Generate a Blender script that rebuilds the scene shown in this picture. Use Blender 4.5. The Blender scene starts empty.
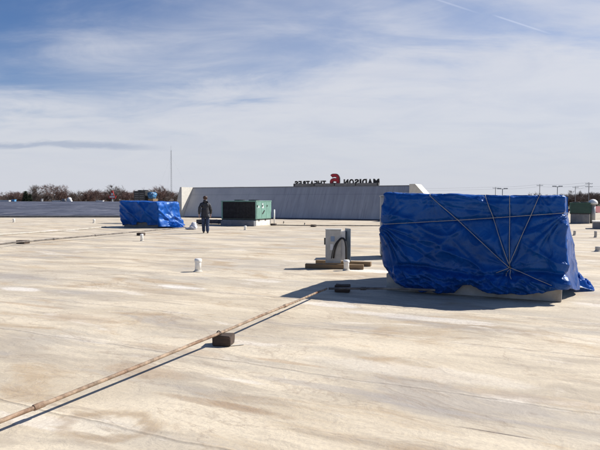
import bpy, bmesh, math, random
from mathutils import Vector, Matrix, noise
random.seed(7)
S = bpy.context.scene
COL = S.collection
R = math.radians
# ------------------------------------------------------------------ camera
HC = 1.6; F = 570.0; PITCH = math.atan(26.0/F)
cam = bpy.data.cameras.new('camera'); co = bpy.data.objects.new('camera', cam); COL.objects.link(co)
cam.sensor_width = 36; cam.lens = F/600*36; cam.clip_end = 6000; cam.clip_start = .05
co.location = (0, 0, HC); co.rotation_euler = (R(90)-PITCH, 0, 0)
S.camera = co
S.render.resolution_x = 1024; S.render.resolution_y = 768
S.view_settings.view_transform = 'Standard'; S.view_settings.look = 'None'
S.view_settings.exposure = 0.53; S.view_settings.gamma = 1
# ------------------------------------------------------------------ sun and sky
SUNV = Vector((1.78, .64, 1.66)).normalized()
sun = bpy.data.lights.new('sun', 'SUN'); sun.energy = 4.9; sun.angle = R(.53); sun.color = (1, .955, .89)
so = bpy.data.objects.new('sun', sun); COL.objects.link(so)
so.rotation_euler = SUNV.to_track_quat('Z', 'Y').to_euler()
so.location = SUNV*60

class NT:
    """small node helper"""
    def __init__(s, tree): s.t = tree; s.n = tree.nodes; s.l = tree.links
    def node(s, typ, **kw):
        n = s.n.new(typ)
        for k, v in kw.items():
            if k == 'ins':
                for i, x in v.items():
                    if hasattr(x, 'links') or isinstance(x, bpy.types.NodeSocket): s.l.new(x, n.inputs[i])
                    else: n.inputs[i].default_value = x
            else: setattr(n, k, v)
        return n
    def math(s, op, a, b=0.0, c=0.0, clamp=False):
        n = s.n.new('ShaderNodeMath'); n.operation = op; n.use_clamp = clamp
        for i, x in enumerate((a, b, c)):
            if isinstance(x, bpy.types.NodeSocket): s.l.new(x, n.inputs[i])
            else: n.inputs[i].default_value = x
        return n.outputs[0]
    def noise(s, vec, scale, detail=4, rough=.55, dist=0.0):
        n = s.node('ShaderNodeTexNoise', ins={'Scale': scale, 'Detail': detail, 'Roughness': rough, 'Distortion': dist})
        if vec is not None: s.l.new(vec, n.inputs['Vector'])
        return n.outputs['Fac']
    def ramp(s, fac, a, b, lo=0.0, hi=1.0):
        n = s.n.new('ShaderNodeMapRange'); n.interpolation_type = 'SMOOTHSTEP'
        s.l.new(fac, n.inputs[0])
        for i, x in ((1, a), (2, b), (3, lo), (4, hi)):
            if isinstance(x, bpy.types.NodeSocket): s.l.new(x, n.inputs[i])
            else: n.inputs[i].default_value = x
        return n.outputs[0]
    def mix(s, fac, a, b, blend='MIX'):
        n = s.n.new('ShaderNodeMix'); n.data_type = 'RGBA'; n.blend_type = blend
        for i, x in ((0, fac), (6, a), (7, b)):
            if isinstance(x, bpy.types.NodeSocket): s.l.new(x, n.inputs[i])
            elif i == 0: n.inputs[0].default_value = x
            else: n.inputs[i].default_value = (x[0], x[1], x[2], 1)
        return n.outputs[2]
    def mapping(s, vec, scale=(1, 1, 1), rot=(0, 0, 0), loc=(0, 0, 0)):
        n = s.node('ShaderNodeMapping', ins={'Scale': scale, 'Rotation': rot, 'Location': loc}); s.l.new(vec, n.inputs['Vector'])
        return n.outputs[0]

W = bpy.data.worlds.new('World'); S.world = W; W.use_nodes = True
w = NT(W.node_tree); w.n.clear()
sky = w.node('ShaderNodeTexSky', sky_type='NISHITA', sun_disc=False, sun_elevation=math.asin(SUNV.z),
             sun_rotation=math.atan2(SUNV.x, SUNV.y), air_density=1.0, dust_density=.7, ozone_density=1.5, altitude=100)
tc = w.node('ShaderNodeTexCoord').outputs['Generated']
sp = w.node('ShaderNodeSeparateXYZ'); w.l.new(tc, sp.inputs[0])
X, Y, Z = sp.outputs
zz = w.math('ADD', w.math('MAXIMUM', Z, 0.0), .16)
cb = w.node('ShaderNodeCombineXYZ', ins={0: w.math('DIVIDE', X, zz), 1: w.math('DIVIDE', Y, zz), 2: 0.0}).outputs[0]
cp = w.mapping(cb, scale=(.80, 1.15, 1), rot=(0, 0, R(30)))
n1 = w.noise(cp, .95, 7, .52, .7)
n2 = w.noise(w.mapping(cb, scale=(.5, 1.0, 1), rot=(0, 0, R(34)), loc=(3.1, 1.7, 0)), 2.8, 9, .62, .7)
nn = w.math('ADD', w.math('MULTIPLY', n1, .62), w.math('MULTIPLY', n2, .38))
# thick bank towards the front horizon, its edge rising to the right
edge = w.math('ADD', w.math('MULTIPLY', X, .13), .245)
bank = w.math('SUBTRACT', edge, Z)
bank = w.math('ADD', bank, w.math('MULTIPLY', w.math('SUBTRACT', nn, .5), .46))
bankm = w.ramp(bank, -.06, .09)
wisp = w.math('ADD', w.math('MULTIPLY', w.ramp(nn, .38, .64), .48), .34)
corner = w.ramp(w.math('ADD', w.math('ADD', Z, w.math('MULTIPLY', X, -.55)), w.math('MULTIPLY', w.math('SUBTRACT', nn, .5), -.35)), .36, .54, 1, .0)
wisp = w.math('MULTIPLY', wisp, corner)
front = w.ramp(Y, -.5, .55)
mask = w.math('MULTIPLY', w.math('MAXIMUM', bankm, wisp), w.math('ADD', w.math('MULTIPLY', front, .72), .28), clamp=True)
# a thin grey-blue gap lying low on the left
gap = w.math('MULTIPLY', w.ramp(w.math('ABSOLUTE', w.math('ADD', w.math('SUBTRACT', Z, .0855), w.math('MULTIPLY', w.math('SUBTRACT', n2, .5), .03))), .001, .0085, 1, 0),
             w.ramp(X, -.32, -.20, 1, 0))
skyc = w.mix(1.0, sky.outputs[0], (.040, .051, .070), 'MULTIPLY')
grad = w.ramp(Z, 0.0, .30)
ccol = w.mix(grad, (.48, .49, .52), (.525, .53, .56))
ccol = w.mix(w.ramp(w.noise(cp, 2.3, 7, .6, .4), .35, .7, .0, .38), ccol, (.38, .41, .49))
final = w.mix(w.math('MULTIPLY', mask, .88), skyc, ccol)
low = w.ramp(Z, .0, .13, .92, 0)
final = w.mix(low, final, (.44, .455, .50))
final = w.mix(w.math('MULTIPLY', gap, .65), final, (.25, .295, .39))
# two thin old contrails
def contrail(p0, p1, wd):
    a = Vector(p0).normalized(); b = Vector(p1).normalized(); n_ = a.cross(b).normalized(); t_ = (b-a).normalized()
    d1 = w.node('ShaderNodeVectorMath', operation='DOT_PRODUCT', ins={0: tc, 1: n_}).outputs['Value']
    d2 = w.node('ShaderNodeVectorMath', operation='DOT_PRODUCT', ins={0: tc, 1: t_}).outputs['Value']
    m = w.ramp(w.math('ABSOLUTE', d1), wd*.3, wd, 1, 0)
    la, lb = a.dot(t_), b.dot(t_)
    m2 = w.math('MULTIPLY', w.ramp(d2, la, la+.02), w.ramp(d2, lb-.05, lb, 1, 0))
    return w.math('MULTIPLY', m, m2)
def ray(px, py):
    d = Vector(((px-300)/F, 1, (225-py)/F)); d.rotate(Matrix.Rotation(-PITCH, 3, 'X')); return d
final = w.mix(w.math('MULTIPLY', contrail(ray(420, -6), ray(487, 16), .0018), .12), final, (.72, .74, .82))
final = w.mix(w.math('MULTIPLY', contrail(ray(490, 14), ray(560, 37), .0016), .16), final, (.75, .77, .84))
bg = w.node('ShaderNodeBackground', ins={'Color': final, 'Strength': 1.0})
wo = w.node('ShaderNodeOutputWorld'); w.l.new(bg.outputs[0], wo.inputs[0])

# ------------------------------------------------------------------ geometry helpers
def G(px, py, z=0.0):
    d = ray(px, py); t = (z-HC)/d.z; return Vector((d.x*t, d.y*t, z))
def AT(px, py, dist):
    d = ray(px, py); return Vector((d.x*dist/d.y, dist, HC+d.z*dist/d.y))
TH = R(-25.5)
U = Vector((math.cos(TH), math.sin(TH), 0)); V = Vector((-math.sin(TH), math.cos(TH), 0)); ZUP = Vector((0, 0, 1))

def props(o, label=None, cat=None, group=None, kind=None):
    if label: o['label'] = label
    if cat: o['category'] = cat
    if group: o['group'] = group
    if kind: o['kind'] = kind
    return o
def empty(name, loc, label, cat, group=None, rz=0):
    o = bpy.data.objects.new(name, None); COL.objects.link(o); o.location = loc; o.rotation_euler.z = rz
    o.empty_display_size = .1
    return props(o, label, cat, group)
def link(name, bm, mat, parent=None, smooth=False):
    """bm is in the parent's local coordinates"""
    bmesh.ops.recalc_face_normals(bm, faces=bm.faces)
    me = bpy.data.meshes.new(name); bm.to_mesh(me); bm.free()
    if smooth:
        for p in me.polygons: p.use_smooth = True
    if mat is not None:
        for m in (mat if isinstance(mat, (list, tuple)) else [mat]): me.materials.append(m)
    o = bpy.data.objects.new(name, me); COL.objects.link(o)
    if parent: o.parent = parent
    return o
def frame(o=(0, 0, 0), u=U, v=V, wv=ZUP):
    m = Matrix.Identity(4)
    for i, a in enumerate((u, v, wv)):
        for j in range(3): m[j][i] = a[j]
    m.translation = Vector(o); return m
def box(bm, x0, x1, y0, y1, z0, z1, M=None, bev=0.0, seg=1):
    vs = [bm.verts.new((x, y, z)) for x in (x0, x1) for y in (y0, y1) for z in (z0, z1)]
    fs = [bm.faces.new([vs[i] for i in f]) for f in ((0, 1, 3, 2), (4, 6, 7, 5), (0, 4, 5, 1), (2, 3, 7, 6), (0, 2, 6, 4), (1, 5, 7, 3))]
    if bev > 0:
        es = list({e for f in fs for e in f.edges})
        r = bmesh.ops.bevel(bm, geom=es, offset=bev, segments=seg, affect='EDGES')
        vs = list({v for f in r['faces'] for v in f.verts} | {v for v in vs if v.is_valid})
    if M is not None: bmesh.ops.transform(bm, matrix=M, verts=vs)
    return vs
def tube(bm, pts, r, n=8, cap=True):
    pts = [Vector(p) for p in pts]; rings = []
    up = Vector((.13, .21, .97)).normalized()
    for i, p in enumerate(pts):
        d = (pts[min(i+1, len(pts)-1)]-pts[max(i-1, 0)]).normalized()
        a = d.cross(up)
        if a.length < .15: a = d.cross(Vector((1, .1, 0)))
        a.normalize(); b = d.cross(a)
        rr = r[i] if isinstance(r, (list, tuple)) else r
        rings.append([bm.verts.new(p+(a*math.cos(2*math.pi*k/n)+b*math.sin(2*math.pi*k/n))*rr) for k in range(n)])
    for q in range(len(rings)-1):
        for k in range(n):
            bm.faces.new((rings[q][k], rings[q][(k+1) % n], rings[q+1][(k+1) % n], rings[q+1][k]))
    if cap: bm.faces.new(rings[0]); bm.faces.new(rings[-1][::-1])
def cyl(bm, c, r, z0, z1, n=20, r2=None):
    tube(bm, [(c[0], c[1], z0), (c[0], c[1], z1)], [r, r if r2 is None else r2], n)
def lathe(bm, prof, n=20, c=(0, 0)):
    rings = [[bm.verts.new((c[0]+r*math.cos(2*math.pi*k/n), c[1]+r*math.sin(2*math.pi*k/n), z)) for k in range(n)] for r, z in prof]
    for q in range(len(rings)-1):
        for k in range(n): bm.faces.new((rings[q][k], rings[q][(k+1) % n], rings[q+1][(k+1) % n], rings[q+1][k]))
    bm.faces.new(rings[0][::-1]); bm.faces.new(rings[-1])
def poly(bm, pts): return bm.faces.new([bm.verts.new(p) for p in pts])
def prism(bm, pts, off):
    a = [bm.verts.new(p) for p in pts]; b = [bm.verts.new(Vector(p)+Vector(off)) for p in pts]
    bm.faces.new(a); bm.faces.new(b[::-1])
    for i in range(len(a)): j = (i+1) % len(a); bm.faces.new((a[i], a[j], b[j], b[i]))

# ------------------------------------------------------------------ materials
def mat(name, col, rough=.7, metal=0.0, var=.12, vscale=4.0, bump=0.0, bscale=30.0, dirt=None, dirt_amt=.4, dscale=2.0, spec=None, stretch=None):
    m = bpy.data.materials.new(name); m.use_nodes = True; t = NT(m.node_tree)
    b = t.n['Principled BSDF']; oc = t.node('ShaderNodeTexCoord').outputs['Object']
    if stretch: oc = t.mapping(oc, scale=stretch)
    dark = tuple(c*(1-var*1.6) for c in col); lite = tuple(min(1, c*(1+var)) for c in col)
    c = t.mix(t.ramp(t.noise(oc, vscale, 6, .6), .3, .7), dark, lite)
    if dirt: c = t.mix(t.math('MULTIPLY', t.ramp(t.noise(oc, dscale, 8, .65, .3), .48, .68), dirt_amt), c, dirt)
    t.l.new(c, b.inputs['Base Color']); b.inputs['Metallic'].default_value = metal
    rr = t.ramp(t.noise(oc, vscale*2.3, 4), .3, .7, max(0, rough-.08), min(1, rough+.1)); t.l.new(rr, b.inputs['Roughness'])
    if spec is not None: b.inputs['Specular IOR Level'].default_value = spec
    if bump:
        bn = t.node('ShaderNodeBump', ins={'Strength': bump, 'Distance': .01, 'Height': t.noise(oc, bscale, 5)})
        t.l.new(bn.outputs[0], b.inputs['Normal'])
    return m

def deck_material():
    m = bpy.data.materials.new('weathered_membrane'); m.use_nodes = True; t = NT(m.node_tree)
    b = t.n['Principled BSDF']
    pos = t.node('ShaderNodeNewGeometry').outputs['Position']
    # grid-aligned coordinates: x along the sheets
    g = t.mapping(pos, rot=(0, 0, -TH))
    warp = t.node('ShaderNodeTexNoise', ins={'Scale': .35, 'Detail': 3}); t.l.new(g, warp.inputs['Vector'])
    gw = t.node('ShaderNodeVectorMath', operation='MULTIPLY_ADD', ins={0: warp.outputs['Color'], 1: (1.1, .9, 0), 2: g}).outputs[0]
    str1 = t.noise(t.mapping(gw, scale=(.36, 1.15, 1)), .95, 7, .58, .5)
    str2 = t.noise(t.mapping(gw, scale=(.42, 1.5, 1), loc=(7, 3, 0)), 1.3, 8, .60, .7)
    big = t.noise(t.mapping(gw, scale=(.6, 1, 1), loc=(2, 9, 0)), .33, 6, .6, .3)
    fine = t.noise(g, 26, 8, .7)
    fine2 = t.noise(g, 150, 3, .6)
    mid = t.noise(g, 4.5, 8, .66, .6)
    c = t.mix(t.ramp(big, .38, .62), (.525, .445, .325), (.465, .415, .335))
    c = t.mix(t.ramp(str1, .44, .62), c, (.63, .545, .41))
    c = t.mix(t.math('MULTIPLY', t.ramp(str2, .50, .64), .65), c, (.36, .305, .235))
    c = t.mix(t.math('MULTIPLY', t.ramp(str1, .43, .33), .6), c, (.335, .305, .275))
    br = t.noise(t.mapping(gw, scale=(.55, 1.2, 1), loc=(21, 5, 0)), .85, 9, .66, .7)
    c = t.mix(t.math('MULTIPLY', t.ramp(br, .52, .66), .62), c, (.37, .255, .14))
    br2 = t.noise(t.mapping(gw, scale=(.5, 1.6, 1), loc=(31, 15, 0)), 2.6, 9, .68, .6)
    c = t.mix(t.math('MULTIPLY', t.ramp(br2, .58, .70), .38), c, (.27, .20, .14))
    wh = t.noise(t.mapping(gw, scale=(.5, 1.4, 1), loc=(-11, 15, 0)), 1.0, 9, .64, .6)
    c = t.mix(t.math('MULTIPLY', t.ramp(wh, .57, .66), .7), c, (.68, .62, .53))
    mid2 = t.noise(t.mapping(g, loc=(3, 8, 0)), 2.6, 9, .66, .5)
    # pond stains with their own place and shape
    def blob(px, py, rx, ry, col, amt, ring=0.0, rot=TH):
        nonlocal c
        p = G(px, py); v_ = t.mapping(t.node('ShaderNodeVectorMath', operation='SUBTRACT', ins={0: pos, 1: p}).outputs[0], rot=(0, 0, -rot))
        v_ = t.node('ShaderNodeVectorMath', operation='DIVIDE', ins={0: v_, 1: (rx, ry, 1.0)}).outputs[0]
        l = t.node('ShaderNodeVectorMath', operation='LENGTH', ins={0: v_}).outputs['Value']
        l = t.math('ADD', l, t.math('MULTIPLY', t.math('SUBTRACT', mid2, .5), 1.5))
        if ring: k = t.ramp(t.math('ABSOLUTE', t.math('SUBTRACT', l, 1.0)), .0, ring, 1, 0)
        else: k = t.ramp(l, .65, 1.1, 1, 0)
        c = t.mix(t.math('MULTIPLY', k, amt), c, col)
    WHT = (.78, .74, .68); BRN = (.36, .24, .14); GRY = (.34, .31, .285)
    blob(112, 423, .42, .30, (.36, .26, .15), .42); blob(104, 425, .30, .21, (.66, .59, .47), .85); blob(104, 425, .33, .24, (.30, .21, .13), .42, .34); blob(92, 437, .22, .05, (.30, .22, .14), .5); blob(88, 415, .20, .06, (.32, .23, .14), .55)
    blob(20, 289, .5, .18, WHT, .6); blob(178, 287, .6, .15, WHT, .65); blob(60, 230.5, 1.2, .5, WHT, .8)
    blob(372, 271, .9, .3, WHT, .75); blob(330, 305, .5, .16, WHT, .55); blob(420, 318, 1.3, .16, WHT, .45)
    blob(420, 372, 1.1, .22, (.66, .60, .50), .55); blob(238, 407, .25, .07, BRN, .6)
    blob(285, 362, .5, .05, BRN, .5); blob(222, 405, .6, .07, (.30, .215, .14), .6); blob(255, 400, .45, .10, (.30, .23, .16), .4); blob(45, 317, .6, .12, (.34, .25, .15), .45); blob(150, 372, .55, .2, BRN, .4); blob(80, 318, .7, .22, BRN, .3); blob(180, 350, .7, .12, BRN, .3)
    blob(330, 388, .8, .08, GRY, .5); blob(497, 433, .33, .012, (.1, .08, .07), .9); blob(470, 415, .9, .045, GRY, .55)
    blob(545, 400, .8, .12, BRN, .25); blob(30, 305, .8, .07, BRN, .45); blob(400, 288, .6, .25, (.60, .56, .5), .5)
    blob(478, 297, .12, .05, WHT, .7); blob(580, 294, .4, .25, BRN, .3); blob(265, 281, .5, .2, WHT, .4)
    # lapped seams between the sheets
    sg = t.node('ShaderNodeSeparateXYZ'); t.l.new(g, sg.inputs[0]); vy = sg.outputs[1]; vx = sg.outputs[0]
    wob = t.noise(t.mapping(g, scale=(1, .3, 1)), 1.3, 5, .6)
    fr = t.math('PINGPONG', t.math('ADD', t.math('ADD', vy, .35), t.math('MULTIPLY', wob, .16)), .86)
    seam = t.math('MULTIPLY', t.ramp(fr, .003, .014, 1, 0), t.ramp(t.noise(g, 1.1, 6, .7), .38, .56))
    lap = t.math('MULTIPLY', t.ramp(fr, .01, .11, 1, 0), t.ramp(str2, .38, .58))
    lite_ = t.math('MULTIPLY', t.ramp(t.math('ABSOLUTE', t.math('SUBTRACT', fr, .035)), .004, .022, 1, 0), t.ramp(mid, .42, .6))
    c = t.mix(t.math('MULTIPLY', lap, .42), c, (.36, .31, .25))
    c = t.mix(t.math('MULTIPLY', lite_, .35), c, (.62, .57, .49))
    c = t.mix(t.math('MULTIPLY', seam, .55), c, (.15, .125, .10))
    # tide marks of dried puddles: thin irregular contour lines of dirt
    tide = t.math('ABSOLUTE', t.math('SUBTRACT', t.noise(t.mapping(gw, scale=(.5, 1.1, 1), loc=(4, 2, 0)), .9, 8, .6, .6), .47))
    c = t.mix(t.math('MULTIPLY', t.ramp(tide, .002, .012, 1, 0), .34), c, (.27, .20, .14))
    # scuffs
    sc = t.noise(t.mapping(g, scale=(.35, 3.0, 1), rot=(0, 0, R(9))), 4.0, 8, .75, .4)
    c = t.mix(t.math('MULTIPLY', t.ramp(sc, .60, .68), .42), c, (.26, .225, .185))
    # grime speckle
    c = t.mix(t.ramp(fine, .38, .70, .0, .42), c, (.36, .31, .26))
    c = t.mix(t.ramp(fine2, .45, .8, 0, .25), c, (.30, .26, .22))
    c = t.mix(t.math('MULTIPLY', t.ramp(mid, .60, .74), .28), c, (.66, .61, .54))
    t.l.new(c, b.inputs['Base Color'])
    t.l.new(t.ramp(str1, .3, .7, .62, .9), b.inputs['Roughness']); b.inputs['Specular IOR Level'].default_value = .25
    h = t.math('ADD', t.math('MULTIPLY', str1, .05), t.math('MULTIPLY', mid, .016))
    h = t.math('ADD', h, t.math('MULTIPLY', str2, .03))
    h = t.math('ADD', h, t.math('MULTIPLY', t.ramp(fr, .0, .03), -.006))
    h = t.math('ADD', h, t.math('MULTIPLY', fine, .0035))
    bn = t.node('ShaderNodeBump', ins={'Strength': .65, 'Distance': 1.0, 'Height': h}); t.l.new(bn.outputs[0], b.inputs['Normal'])
    return m

def tarp_material(name, k=1.0, bs=.75, rg=0.0):
    m = bpy.data.materials.new(name); m.use_nodes = True; t = NT(m.node_tree)
    b = t.n['Principled BSDF']; oc = t.node('ShaderNodeTexCoord').outputs['Object']
    c = t.mix(t.ramp(t.noise(oc, 1.7, 7, .6), .3, .7), (.002*k, .044*k, .215*k), (.004*k, .074*k, .33*k))
    c = t.mix(t.ramp(t.noise(t.mapping(oc, scale=(1, 1, .5)), 5, 8, .7), .56, .8, 0, .3), c, (.03, .10, .30))
    c = t.mix(t.ramp(t.noise(t.mapping(oc, scale=(.6, .6, 2)), 3, 8, .7, .5), .55, .75, 0, .16), c, (.20, .24, .30))
    t.l.new(c, b.inputs['Base Color']); b.inputs['Specular IOR Level'].default_value = .52; b.inputs['Specular Tint'].default_value = (.45, .70, 1, 1)
    t.l.new(t.ramp(t.noise(oc, 5, 5), .3, .7, .24+rg, .36+rg), b.inputs['Roughness'])
    cr = t.noise(t.mapping(oc, rot=(0, R(25), 0), scale=(1, 1, .6)), 3.6, 4, .5, .9); cr2 = t.noise(oc, 19, 6, .62, 1.0)
    rid = t.math('ABSOLUTE', t.math('SUBTRACT', cr, .5)); rid2 = t.math('ABSOLUTE', t.math('SUBTRACT', cr2, .5))
    h = t.math('ADD', t.math('MULTIPLY', rid, .055), t.math('MULTIPLY', rid2, .007))
    bn = t.node('ShaderNodeBump', ins={'Strength': bs, 'Distance': 1.0, 'Height': h}); t.l.new(bn.outputs[0], b.inputs['Normal'])
    tr = t.node('ShaderNodeBsdfTranslucent', ins={'Color': (.02, .34, .95, 1)})
    mx = t.node('ShaderNodeMixShader', ins={0: .10, 1: b.outputs[0], 2: tr.outputs[0]})
    out = t.n['Material Output']; t.l.new(mx.outputs[0], out.inputs[0])
    return m

M = dict(
    deck=deck_material(), tarp=tarp_material('blue_polyethylene'), tarp2=tarp_material('blue_polyethylene_bright', 1.7, .5, .06),  # tarp2: same cloth in a brighter blue for the loose corners
    rope=mat('nylon_cord', (.38, .37, .35), .8, bump=.4, bscale=200),
    curb=mat('curb_flashing', (.42, .40, .36), .6, dirt=(.22, .18, .14), dirt_amt=.6, dscale=3, bump=.3),
    curbgrey=mat('curb_grey_metal', (.17, .175, .19), .6, dirt=(.3, .28, .25), dirt_amt=.3),
    curbwhite=mat('curb_white_membrane', (.72, .69, .62), .7, dirt=(.4, .35, .28), dirt_amt=.5),
    galv=mat('grey_metal_panel', (.33, .345, .365), .45, .25, dirt=(.25, .24, .22), dirt_amt=.4),
    boxgrey=mat('beige_grey_enamel', (.47, .465, .43), .5, dirt=(.3, .27, .22), dirt_amt=.4),
    doorgrey=mat('blue_grey_enamel', (.20, .25, .29), .45),
    dark=mat('dark_metal', (.02, .021, .023), .5), black=mat('black_rubber', (.012, .012, .013), .45),
    green=mat('sage_green_enamel', (.17, .32, .265), .5, var=.10, dirt=(.12, .2, .17), dirt_amt=.3),
    greend=mat('dark_green_enamel', (.03, .085, .065), .45, var=.08),
    coil=mat('condenser_coil', (.013, .012, .013), .55, .0, var=.5, vscale=9, dirt=(.035, .032, .03), dirt_amt=.6, dscale=3, stretch=(1, 1, 1)),
    white=mat('white_pvc', (.80, .79, .76), .5, var=.05, dirt=(.5, .45, .38), dirt_amt=.35, dscale=8),
    lead=mat('grey_lead_pipe', (.40, .40, .40), .6), label=mat('white_decal', (.75, .76, .77), .5, var=.03),
    bluelab=mat('blue_decal', (.22, .30, .42), .5, var=.1),
    wood=mat('weathered_timber', (.23, .155, .085), .85, bump=.6, bscale=40, dirt=(.10, .07, .05), dirt_amt=.7, dscale=5, stretch=(.3, 3, 3)),
    woodd=mat('charred_old_timber', (.060, .042, .032), .9, bump=.8, bscale=30, dirt=(.14, .08, .06), dirt_amt=.5, dscale=9, stretch=(.4, 3, 3)),
    rust=mat('rusted_pipe', (.31, .225, .155), .8, var=.35, vscale=14, dirt=(.15, .065, .03), dirt_amt=1.0, dscale=1.5, bump=.3),
    oldpipe=mat('old_dark_pipe', (.14, .12, .105), .7, var=.3, dirt=(.38, .34, .28), dirt_amt=.7, dscale=1.5),
    clamp=mat('rusty_clamp', (.12, .10, .09), .6, .4),
    letter=mat('black_letter_can', (.008, .008, .010), .5), red=mat('red_letter_can', (.40, .010, .022), .45),
    raceway=mat('raceway_grey', (.19, .185, .18), .6, dirt=(.08, .07, .06), dirt_amt=.5, dscale=1),
    bark=mat('bark', (.075, .055, .045), .9), twig=mat('bare_twigs', (.165, .100, .085), .9, var=.2, vscale=.6),
    twig2=mat('bare_grey_twigs', (.155, .118, .10), .9, var=.2, vscale=.6), fir=mat('fir_needles', (.030, .046, .026), .9, var=.3, vscale=1),
    mast=mat('mast_steel', (.30, .31, .33), .5), pole=mat('weathered_hazed_pole', (.30, .285, .275), .9),  # pole grey is lightened to carry the haze of distance
    grassd=mat('winter_field', (.12, .11, .07), .95, vscale=.02), redroof=mat('red_roof', (.22, .035, .035), .7),
    paleold=mat('weathered_pale_paint', (.50, .47, .41), .8, dirt=(.33, .28, .22), dirt_amt=.8, dscale=.8),
    whitep=mat('white_painted_metal', (.72, .72, .71), .5, var=.05), bluep=mat('sky_blue_panel', (.10, .30, .52), .5, var=.05),
    ductd=mat('dark_grey_duct', (.055, .056, .062), .6, dirt=(.12, .11, .10), dirt_amt=.4),
    bag=mat('white_bag_plastic', (.60, .61, .66), .4, var=.05),
)

# ------------------------------------------------------------------ ground, decks
bm = bmesh.new()
box(bm, -3500, 3500, -1500, 4500, -9, -8)
props(link('ground', bm, M['grassd']), kind='structure')
bm = bmesh.new()
box(bm, -95, 75, -30, 66, -8, 0)
props(link('roof_deck', bm, M['deck']), kind='structure')

def dark_roof_material():
    m = bpy.data.materials.new('dark_shingle_membrane'); m.use_nodes = True; t = NT(m.node_tree)
    b = t.n['Principled BSDF']; oc = t.node('ShaderNodeTexCoord').outputs['Object']
    c = t.mix(t.ramp(t.noise(t.mapping(oc, scale=(.30, .22, 1)), 1.0, 8, .65, .5), .38, .62), (.030, .034, .055), (.085, .092, .125))
    c = t.mix(t.ramp(t.noise(t.mapping(oc, scale=(.55, .16, 1), rot=(0, 0, R(14))), .9, 6, .7, .6), .58, .68, 0, .55), c, (.21, .21, .235))
    c = t.mix(t.ramp(t.noise(t.mapping(oc, scale=(.4, .16, 1), rot=(0, 0, R(-12)), loc=(5, 5, 0)), 1.2, 6, .7, .6), .56, .68, 0, .5), c, (.045, .05, .072))
    so_ = t.node('ShaderNodeSeparateXYZ'); t.l.new(oc, so_.inputs[0])
    yy = t.math('ADD', so_.outputs[1], t.math('MULTIPLY', t.noise(t.mapping(oc, scale=(.12, .05, 1)), 1.0, 4, .5), 9.0))
    yy = t.math('ADD', yy, t.math('MULTIPLY', so_.outputs[0], .22))
    rb = t.ramp(t.math('PINGPONG', yy, 1.7), .05, .42, 1, 0)
    c = t.mix(t.math('MULTIPLY', rb, t.ramp(t.noise(t.mapping(oc, scale=(.2, .1, 1)), 1.0, 5, .6), .35, .6)), c, (.19, .195, .225))
    rb2 = t.ramp(t.math('PINGPONG', t.math('ADD', yy, .9), 1.7), .05, .35, 1, 0)
    c = t.mix(t.math('MULTIPLY', rb2, .55), c, (.018, .02, .034))
    t.l.new(c, b.inputs['Base Color']); b.inputs['Roughness'].default_value = .7; b.inputs['Specular IOR Level'].default_value = .3
    return m
M['droof'] = dark_roof_material()
# dark low-slope roof beyond the deck on the left
Y0, Y1, ZR = 49.4, 118.0, 1.10
bm = bmesh.new()
prism(bm, [(-95, Y0, .06), (-10.6, Y0, .06), (-10.6, Y1, ZR), (-95, Y1, ZR)], (0, 0, -.0001-9))
props(link('dark_roof', bm, M['droof']), kind='structure')
bm = bmesh.new(); box(bm, -95, -11.4, Y0-.22, Y0-.004, 0.002, .17, bev=.02)
box(bm, -95, -11.4, Y0-.30, Y0-.224, 0.002, .035)
props(link('curb_strip', bm, mat('curb_strip_metal', (.16, .155, .15), .6)), kind='structure')

# ------------------------------------------------------------------ leaning screen wall
def wall_material():
    m = bpy.data.materials.new('streaked_grey_panel'); m.use_nodes = True; t = NT(m.node_tree)
    b = t.n['Principled BSDF']; oc = t.node('ShaderNodeTexCoord').outputs['Object']
    # local x = along the wall, local y = up the slope; run-off streaks fall a little sideways
    sk = t.mapping(oc, scale=(1, .10, 1), rot=(0, 0, R(17)))
    s1 = t.noise(t.mapping(oc, scale=(2.3, .16, 1), rot=(0, 0, R(-4))), 1.3, 7, .62, .25)
    s2 = t.noise(t.mapping(oc, scale=(5.5, .28, 1), rot=(0, 0, R(-3)), loc=(4, 1, 0)), 1.5, 6, .6, .2)
    sp_ = t.node('ShaderNodeSeparateXYZ'); t.l.new(oc, sp_.inputs[0]); x, y = sp_.outputs[0], sp_.outputs[1]
    big = t.ramp(x, 5.5, 10.5)                       # left third is paler concrete-like
    base = t.mix(big, (.48, .48, .475), (.345, .347, .36))
    c = t.mix(t.math('MULTIPLY', t.ramp(s1, .42, .64), t.math('ADD', t.math('MULTIPLY', big, .55), .12)), base, (.44, .44, .455))
    c = t.mix(t.math('MULTIPLY', t.ramp(s2, .52, .66), t.math('ADD', t.math('MULTIPLY', big, .5), .15)), c, (.25, .25, .27))
    c = t.mix(t.ramp(t.noise(oc, .6, 6, .6), .4, .7, 0, .3), c, (.27, .27, .30))
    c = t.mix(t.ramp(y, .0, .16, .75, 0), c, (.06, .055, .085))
    hl = t.ramp(t.math('ABSOLUTE', t.math('SUBTRACT', t.math('PINGPONG', y, 1.15), .02)), .0, .02, .35, 0)
    c = t.mix(hl, c, (.10, .10, .12))
    t.l.new(c, b.inputs['Base Color']); b.inputs['Roughness'].default_value = .75; b.inputs['Specular IOR Level'].default_value = .3
    return m
M['wallp'] = wall_material()
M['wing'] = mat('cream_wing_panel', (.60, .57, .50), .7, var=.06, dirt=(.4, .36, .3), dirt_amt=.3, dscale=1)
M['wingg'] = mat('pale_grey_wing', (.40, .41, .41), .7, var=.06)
P0 = Vector((-10.25, 49.9, 0)); WL = 20.1; LEAN = 1.55; HL, HR_ = 2.50, 2.66
wall = empty('screen_wall', P0, 'long grey streaked parapet wall leaning back at the far edge of the roof, carrying the sign', 'wall', rz=TH)
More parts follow.
